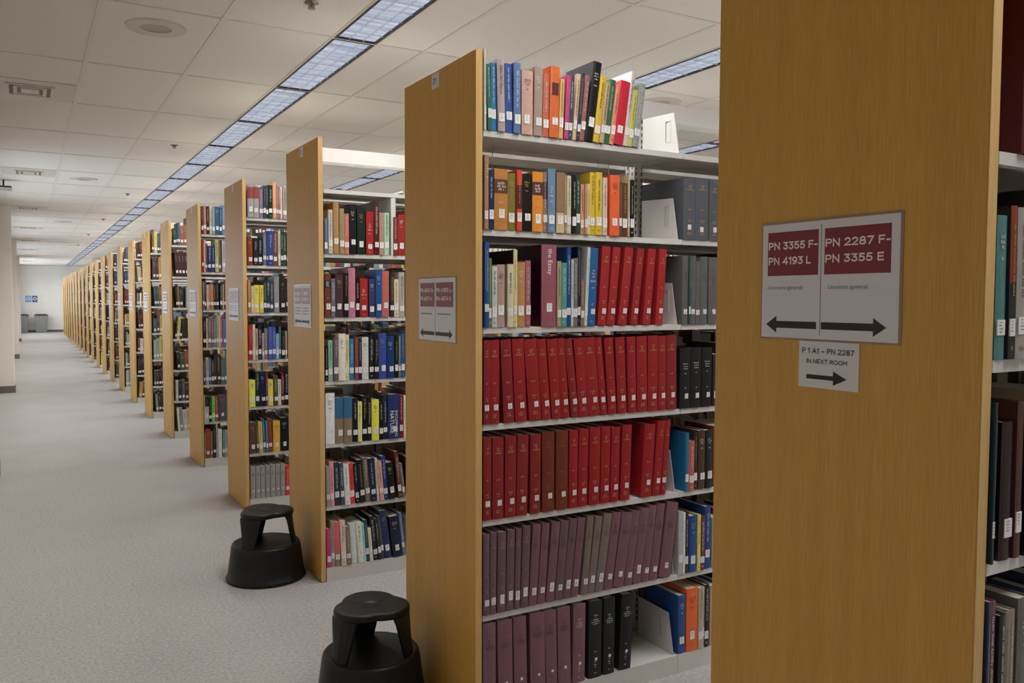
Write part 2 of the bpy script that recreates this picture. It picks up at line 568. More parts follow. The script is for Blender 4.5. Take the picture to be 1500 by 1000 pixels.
for i, (x, y, w, d) in enumerate(cells):
    if i < 296:
        obj('ceiling_tile', tile_mesh(w, d), ceil, (x, y, HC + 0.0030 + random.uniform(0, 0.0008)))
    else:
        field.box(x - w / 2 + 0.008, x + w / 2 - 0.008, y - d / 2 + 0.008, y + d / 2 - 0.008, HC + 0.005, HC + 0.02)
ft = obj('far_ceiling_tiles', field.mesh('far_ceiling_tiles', M['tile']), ceil)
ft['kind'] = 'stuff'
for x in XL[1:-1]:
    obj('grid_rail', MB().box(x - 0.012, x + 0.012, -7.0, Y_END, HC - 0.001, HC + 0.0035).mesh('grid_rail', M['rail']), ceil)
for n in range(N0, N1):
    y = ROW0 + ROWP * n
    obj('cross_rail', MB().box(-1.75, 9.0, y - 0.012, y + 0.012, HC - 0.0005, HC + 0.003).mesh('cross_rail', M['rail']), ceil)

# recessed fluorescent fixtures
fl_h, fl_d = 0.012, ROWP - 0.03
def fixture_meshes(w):
    fr = MB()
    hw, hd = w / 2, ROWP / 2 - 0.012
    t = 0.013
    fr.box(-hw, -hw + t, -hd, hd, 0, fl_h); fr.box(hw - t, hw, -hd, hd, 0, fl_h)
    fr.box(-hw + t, hw - t, -hd, -hd + 0.005, 0, fl_h); fr.box(-hw + t, hw - t, hd - 0.005, hd, 0, fl_h)
    a = fr.mesh('frame', M['dark_metal'])
    ln = MB().box(-hw + t, hw - t, -hd + 0.008, hd - 0.008, fl_h, fl_h + 0.006).mesh('reflector', M['lens'])
    bl = MB().box(-hw + t, hw - t, -0.0012, 0.0012, 0.002, fl_h).mesh('cross_blade', M['louver'])
    lb = MB().box(-0.0012, 0.0012, -hd + 0.008, hd - 0.008, 0.001, fl_h).mesh('long_blade', M['louver'])
    return a, ln, bl, lb, w, hd
FXM = [fixture_meshes(b - a) for a, b in STRIPS]
ROWNAME = ['row of lights above the corridor edge', 'row of lights over the middle of the bookcases', 'farthest row of lights over the bookcases']
for si, (xa, xb) in enumerate(STRIPS):
    a, ln, bl, lb, w, hd = FXM[si]
    lo, hi = (-3, 30) if si == 0 else ((-2, 10) if si == 1 else (0, 6))
    cnt = 0
    for n in range(lo, hi):
        y = ROW0 + ROWP * (n + 0.5)
        if y > Y_END - 0.6:
            continue
        cnt += 1
        r = bpy.data.objects.new('ceiling_light', None)
        COL.objects.link(r)
        r.location = ((xa + xb) / 2, y, HC - 0.004)
        tag(r, 'recessed louvred fluorescent light, %s in the %s' % (ordinal(cnt), ROWNAME[si]), 'ceiling light', 'recessed lights')
        obj('frame', a, r); obj('reflector', ln, r)
        for q in range(1, 3):
            obj('long_blade', lb, r, (-w / 2 + w * q / 3, 0, 0))
        if n < 14:
            for q in range(1, 9):
                obj('cross_blade', bl, r, (0, -hd + 2 * hd * q / 9, 0))

# speakers, sprinklers and diffusers in the ceiling
def ring_mesh(ro, ri, z0, z1, seg=40):
    q = MB()
    vs = []
    for r, z in ((ro, z1), (ro - 0.006, z0), (ri + 0.004, z0), (ri, z0 + 0.004)):
        vs += [(r * math.cos(2 * PI * t / seg), r * math.sin(2 * PI * t / seg), z) for t in range(seg)]
    q.add(vs, [(i * seg + t, i * seg + (t + 1) % seg, (i + 1) * seg + (t + 1) % seg, (i + 1) * seg + t) for i in range(3) for t in range(seg)])
    me = q.mesh('rim', M['vent']); fix_normals(me)
    return me
rim_me = ring_mesh(0.155, 0.075, -0.008, 0.003)
gr_me = MB().lathe([(0.076, -0.002), (0.076, 0.002)], 32).mesh('grille', M['grille'])
for i, (x, y, t) in enumerate(((-0.66, 2.41, 'nearest above the corridor'), (-0.66, 8.92, 'second along the corridor ceiling'), (2.74, 2.34, 'over bookcase 31, beyond its top shelf bracket'), (-0.66, 15.4, 'third along the corridor ceiling'))):
    r = bpy.data.objects.new('ceiling_speaker', None); COL.objects.link(r); r.location = (x, y, HC + 0.003)
    tag(r, 'round beige ceiling speaker, ' + t, 'speaker', 'ceiling speakers')
    obj('rim', rim_me, r); obj('grille', gr_me, r)
for i, y in enumerate((1.62, 6.0, 10.2, 14.4, 18.6, 22.8)):
    r = bpy.data.objects.new('sprinkler_head', None); COL.objects.link(r); r.location = (-0.055, y, HC)
    tag(r, 'small brass fire sprinkler in the ceiling, %s along the corridor' % ordinal(i + 1), 'sprinkler', 'ceiling sprinklers')
    obj('escutcheon', MB().lathe([(0.034, 0.004), (0.036, 0.0), (0.02, -0.006)], 24).mesh('escutcheon', M['chrome']), r)
    q = MB(); q.tube((0, 0, -0.005), (0, 0, -0.018), 0.006); q.tube((-0.012, 0, -0.006), (-0.009, 0, -0.024), 0.003); q.tube((0.012, 0, -0.006), (0.009, 0, -0.024), 0.003)
    obj('frame_arm', q.mesh('frame_arm', M['chrome']), r)
    obj('deflector', MB().lathe([(0.019, -0.024), (0.019, -0.027)], 16).mesh('deflector', M['chrome']), r)

def frame_ring(hw, hd, t, z0, z1):
    q = MB()
    q.box(-hw, -hw + t, -hd, hd, z0, z1); q.box(hw - t, hw, -hd, hd, z0, z1)
    q.box(-hw + t, hw - t, -hd, -hd + t, z0, z1); q.box(-hw + t, hw - t, hd - t, hd, z0, z1)
    return q
for i, ye in enumerate(VENT_Y):
    if ye > Y_END - 1: break
    r = bpy.data.objects.new('ceiling_vent', None); COL.objects.link(r); r.location = (-1.235, ye - 0.31, HC)
    tag(r, 'square beige air diffuser, %s along the ceiling beside the columns' % ordinal(i + 1), 'air vent', 'ceiling air vents')
    obj('plate', MB().box(-0.27, 0.27, -0.29, 0.29, -0.002, 0.003).mesh('plate', M['vent']), r)
    obj('outer_ring', frame_ring(0.145, 0.17, 0.02, -0.010, -0.002).mesh('outer_ring', M['vent']), r)
    obj('throat', MB().box(-0.125, 0.125, -0.15, 0.15, -0.0035, -0.002).mesh('throat', M['throat']), r)
    obj('middle_ring', frame_ring(0.10, 0.12, 0.022, -0.012, -0.004).mesh('middle_ring', M['vent']), r)
    obj('centre_plate', MB().box(-0.055, 0.055, -0.07, 0.07, -0.013, -0.005).mesh('centre_plate', M['vent']), r)

r = bpy.data.objects.new('ceiling_box', None); COL.objects.link(r); r.location = (-1.5, 9.5, HC)
tag(r, 'small white box on a short rod under the ceiling before the first column', 'ceiling fitting')
obj('rod', MB().tube((0, 0, 0.004), (0, 0, -0.075), 0.01).mesh('rod', M['dark_metal']), r)
obj('cap', MB().box(-0.085, 0.085, -0.05, 0.05, -0.095, -0.075).mesh('cap', M['dark_metal']), r)
obj('housing', MB().box(-0.09, 0.09, -0.055, 0.055, -0.14, -0.095).mesh('housing', M['steel_light']), r)

# ---------------------------------------------------------------- bookcases
P, W, H = 1.71511, 0.598, 2.285
Z0, DZ, ZB = 2.0251, 0.32642, 0.0738
BAY, X0, PT = 0.868, 0.0265, 0.023
def row_y(k):
    return k * P if k >= 0 else -1.702
def shelf_z(r):
    return Z0 - DZ * r if r < 6 else ZB
NB = 22
BAYS = {-1: 2, 0: 3, 1: 4, 2: 4, 3: 3}

sh = MB()
sd = 0.262
sh.box(0.0015, BAY - 0.0015, 0.0, sd, -0.004, 0)
sh.box(0.0015, BAY - 0.0015, 0.0, 0.003, -0.020, -0.004)
sh.box(0.0015, BAY - 0.0015, 0.003, 0.018, -0.020, -0.018)
sh.box(0.0015, BAY - 0.0015, sd - 0.003, sd, -0.020, -0.004)
SHELF = sh.mesh('shelf', M['steel'])
def bracket_mesh(t=0.0022):
    out = [(0.002, -0.021), (0.038, 0.160), (0.225, 0.168), (0.225, -0.021)]
    inn = [(0.056, 0.055), (0.066, 0.132), (0.084, 0.132), (0.084, 0.055)]
    q = MB()
    vs = []
    for x in (-t / 2, t / 2):
        vs += [(x, a, b) for a, b in out] + [(x, a, b) for a, b in inn]
    fs = []
    for i in range(4):
        j = (i + 1) % 4
        fs.append((i, j, 4 + j, 4 + i)); fs.append((8 + j, 8 + i, 12 + i, 12 + j))
        fs.append((j, i, 8 + i, 8 + j)); fs.append((4 + i, 4 + j, 12 + j, 12 + i))
    q.add(vs, fs)
    # folded lip round the handle slot and along the front
    q.box(-0.0026, 0.0026, 0.053, 0.056, 0.052, 0.135); q.box(-0.0026, 0.0026, 0.084, 0.087, 0.052, 0.135)
    q.box(-0.0026, 0.0026, 0.056, 0.084, 0.132, 0.135); q.box(-0.0026, 0.0026, 0.056, 0.084, 0.052, 0.055)
    q.box(0.0004, 0.0011, 0.056, 0.084, 0.055, 0.132)
    me = q.mesh('end_bracket', M['steel']); fix_normals(me)
    return me
BRACKET = bracket_mesh()
BRACKET_FLIP = BRACKET
POST = MB().box(-0.022, 0.022, W / 2 - 0.03, W / 2 + 0.03, 0, H - 0.005).mesh('upright', M['steel'])
sl = MB()
for i in range(80):
    z = 0.12 + i * 0.0265
    for x in (-0.0135, 0.0135):
        sl.box(x - 0.0028, x + 0.0028, W / 2 - 0.0305, W / 2 - 0.029, z, z + 0.015)
        sl.box(-0.0224, -0.0215, W / 2 + x * 1.1 - 0.003, W / 2 + x * 1.1 + 0.003, z, z + 0.015)
SLOTS = sl.mesh('slot_holes', M['slot'])
BASE = MB().box(0.001, BAY - 0.001, 0.0, 0.012, 0.0, ZB - 0.003).mesh('kick_plate', M['steel'])
bs = MB(); bs.box(0.0015, BAY - 0.0015, 0.0, 0.288, -0.003, 0)
BASE_SHELF = bs.mesh('base_shelf', M['steel_light'])
PANEL = MB().box(0, PT, 0, W, 0.004, H).mesh('end_panel', M['oak'])
EDGE = MB().box(-0.0004, PT + 0.0004, -0.0015, 0.0, 0.004, H + 0.0004).mesh('edge_band', M['oak_edge'])

PANEL_NEAR = MB().box(0, PT, 0, W - 0.013, 0.004, H).mesh('end_panel', M['oak'])
def place_name(k):
    if k == -1: return 'nearest bookcase beside the camera'
    if k == 0: return 'bookcase numbered 31'
    if k == 1: return 'bookcase right behind number 31'
    return '%s bookcase behind number 31' % ordinal(k)

for k in range(-1, NB):
    r = bpy.data.objects.new('bookcase', None)
    COL.objects.link(r)
    r.location = (0, row_y(k), 0)
    tag(r, {-1: 'nearest oak-ended steel bookcase with the large red-headed direction sign',
            0: 'oak-ended grey steel bookcase with number plate 31 and rows of red volumes',
            1: 'oak-ended grey steel bookcase with empty top shelf, right behind number 31'}.get(k, 'oak-ended grey steel bookcase, %s one behind number 31' % ordinal(max(k, 1))),
        'bookcase', 'rows of library bookcases')
    ep = obj('end_panel', PANEL if k >= 0 else PANEL_NEAR, r)
    bevel(ep, 0.0015, 1)
    obj('edge_band', EDGE, ep)
    nb = BAYS.get(k, 2 if k < 8 else 1)
    for b in range(nb + 1):
        x = X0 + 0.022 + b * BAY if b == 0 else X0 + b * BAY
        po = obj('upright', POST, r, (x, 0, 0))
        if k < 3 and b < 3:
            so = obj('slot_holes', SLOTS, po); so['kind'] = 'stuff'
    obj('top_channel', MB().box(X0 + 0.02, X0 + nb * BAY, W / 2 - 0.045, W / 2 + 0.045, 2.206, 2.279).mesh('top_channel', M['steel_light']), r)
    for b in range(nb):
        x = X0 + b * BAY
        for s in range(6):
            for face in (0, 1):
                if face == 1 and k > 12:
                    continue
                o = obj('shelf', SHELF, r, (x, 0, shelf_z(s)) if face == 0 else (x + BAY, W, shelf_z(s)))
                if face == 1:
                    o.rotation_euler = (0, 0, PI)
                if k < 4 and b < 2:
                    obj('end_bracket', BRACKET, o, (BAY - 0.0160, 0, 0))
                    if b == 0 and k < 1:
                        obj('end_bracket', BRACKET, o, (-0.0008, 0, 0))
        for face in (0, 1):
            if face == 1 and k > 12:
                continue
            f = 0 if face == 0 else PI
            lx, ly = (x, -0.004) if face == 0 else (x + BAY, W + 0.004)
            o = obj('kick_plate', BASE, r, (lx, ly, 0)); o.rotation_euler = (0, 0, f)
            o = obj('base_shelf', BASE_SHELF, r, (lx, ly, ZB)); o.rotation_euler = (0, 0, f)
            if k < 4 and b < 2:
                obj('end_bracket', BRACKET, o, (BAY - 0.0160, 0, 0.0))
    if k == 0:
        q = MB()
        for xx in (0.172, 0.64, 0.69, 0.79):
            q.tube((xx, 0.2, shelf_z(0) - 0.005), (xx, 0.2, shelf_z(0) - 0.085), 0.0016, 6)
        q.tube((0.64, 0.2, shelf_z(0) - 0.085), (0.69, 0.2, shelf_z(0) - 0.085), 0.0016, 6)
        obj('wire_book_support', q.mesh('wire_book_support', M['wire']), r)
    if k in (1, 3):
        if k == 1:
            d = MB().box(0.392, 0.418, 0.0, 0.24, shelf_z(1) + 0.001, shelf_z(0) - 0.022)
        else:
            d = MB().box(0.128, 0.136, 0.0, 0.24, ZB + 0.001, shelf_z(5) - 0.022)
        obj('divider_plate', d.mesh('divider_plate', M['steel_light']), r)

# ---------------------------------------------------------------- signs and number plates on the end panels
def sign_arrow(y0, y1, z, th, hd, hl):
    """filled arrow on the panel face from y0 (tail) to y1 (tip); y decreases to the right in view"""
    s = 1 if y1 > y0 else -1
    pts = [(y0, z - th), (y1 - s * hl, z - th), (y1 - s * hl, z - hd), (y1, z), (y1 - s * hl, z + hd), (y1 - s * hl, z + th), (y0, z + th)]
    return pts
def panel_sign(k, head, body, dims, label, real):
    """dims: y_left, y_right, z_top, z_bottom (world)"""
    yl, yr, zt, zb = dims
    w, h = yl - yr, zt - zb
    t = 0.0022
    r = obj('direction_sign', MB().box(-t, -0.0012, yr, yl, zb, zt).mesh('direction_sign', M['paper']))
    tag(r, label, 'sign', 'direction signs on the end panels')
    def Y(u): return yl - u * w
    def Zv(v): return zt - v * h
    obj('clear_sleeve', MB().box(-0.0012, 0.0, yr - 0.005, yl + 0.004, zb - 0.004, zt + 0.005).mesh('clear_sleeve', M['sleeve']), r)
    for (ua, ub, va, vb) in ((0.045, 0.447, 0.07, 0.455), (0.492, 0.945, 0.07, 0.455)):
        obj('heading_panel', MB().box(-t - 0.0003, -t, Y(ub), Y(ua), Zv(vb), Zv(va)).mesh('heading_panel', M['red']), r)
    obj('divider_line', MB().box(-t - 0.0003, -t, Y(0.469), Y(0.465), Zv(0.97), Zv(0.03)).mesh('divider_line', M['grey_print']), r)
    if head:
        for u, fits, lines in ((0.053, (0.378, 0.330), head[0]), (0.500, (0.432, 0.392), head[1])):
            for v, tx, ft_ in zip((0.225, 0.358), lines, fits):
                if tx[-2] != ' ': ft_ = fits[0]
                o = obj('lettering', stroke_text(tx, 0.0150, 0.0028, M['label'], fit=(ft_ if real != 1 else ft_ * 0.97) * w), r)
                o['kind'] = 'stuff'
                o.matrix_world = face_x(-t - 0.0006, Y(u), Zv(v))
    else:
        for u in (0.055, 0.503):
            q = MB()
            for v in (0.16, 0.30):
                x = u
                for g in (0.07, 0.16, 0.06):
                    q.box(-t - 0.0006, -t - 0.0003, Y(x + g), Y(x), Zv(v + 0.09), Zv(v)); x += g + 0.03
            obj('lettering', q.mesh('lettering', M['label']), r)
    for u in (0.03, 0.50):
        if body:
            o = obj('lettering', text_mesh(body, 0.0108, M['grey_print'], fit=0.30 * w), r)
            o.matrix_world = face_x(-t - 0.0004, Y(u), Zv(0.575))
        else:
            q = MB()
            for v in ((0.55, 0.62, 0.69) if real != 1 else (0.56,)):
                q.box(-t - 0.0004, -t, Y(u + 0.34 + 0.05 * random.random()), Y(u + 0.03), Zv(v + 0.018), Zv(v))
            obj('lettering', q.mesh('lettering', M['grey_print']), r)
    for y0, y1 in ((Y(0.44), Y(0.04)), (Y(0.475), Y(0.925))):
        obj('arrow', MB().prism(sign_arrow(y0, y1, Zv(0.885), 0.0068, 0.0165, 0.026), 0, -t - 0.0004, -t).mesh('arrow', M['black']), r)
    return r
panel_sign(-1, (('PN 3355 F-', 'PN 4193 L'), ('PN 2287 F-', 'PN 3355 E')), '- Literature (general)', (-1.250, -1.5565, 1.615, 1.393),
           'large white sign headed PN 3355 F and PN 2287 F on the nearest panel', 0)
panel_sign(0, (('PN 4874 S-', 'PN 6071 A'), ('PN 4193 L-', 'PN 4874 S')), None, (0.459, 0.147, 1.543, 1.316),
           'white direction sign with two arrows on the oak panel numbered 31', 1)
panel_sign(1, None, None, (P + 0.452, P + 0.137, 1.541, 1.321), 'white direction sign on the panel right behind number 31', 2)
for k in range(2, 9):
    panel_sign(k, None, None, (k * P + 0.466, k * P + 0.15, 1.540, 1.318), 'white direction sign on the %s panel behind number 31' % ordinal(k), 2)
# paper slip under the large sign
sl_ = obj('paper_note', MB().box(-0.0016, -0.0006, -1.480, -1.3455, 1.3010, 1.3885).mesh('paper_note', M['paper']))
tag(sl_, 'small white paper note P 1 A1 - PN 2287 in next room, below the large sign', 'note')
o = obj('lettering', stroke_text('P 1 A1 \u2013 PN 2287', 0.0105, 0.0019, M['black'], fit=0.115), sl_)
o.matrix_world = face_x(-0.0019, -1.353, 1.3655)
o = obj('lettering', stroke_text('IN NEXT ROOM', 0.0085, 0.0015, M['black'], fit=0.090), sl_)
o.matrix_world = face_x(-0.0019, -1.364, 1.3470)
obj('arrow', MB().prism(sign_arrow(-1.364, -1.455, 1.3215, 0.0042, 0.0135, 0.03), 0, -0.0019, -0.0016).mesh('arrow', M['black']), sl_)
for k in range(0, 6):
    y0 = k * P
    pl = obj('number_plate', MB().box(-0.003, 0.0, y0 + 0.252 + (0.028 if k == 0 else 0), y0 + 0.312 + (0.026 if k == 0 else 0), 2.223, 2.276).mesh('number_plate', M['paper']))
    tag(pl, 'small white number plate reading 31 on the oak panel' if k == 0 else 'small white number plate on the panel, %s behind number 31' % ordinal(k), 'number plate', 'number plates on the end panels')
    if k < 2:
        o = obj('lettering', stroke_text('31' if k == 0 else '32', 0.021, 0.0034, M['black'], fit=0.024), pl)
        o.matrix_world = face_x(-0.0033, y0 + (0.328 if k == 0 else 0.301), 2.238)

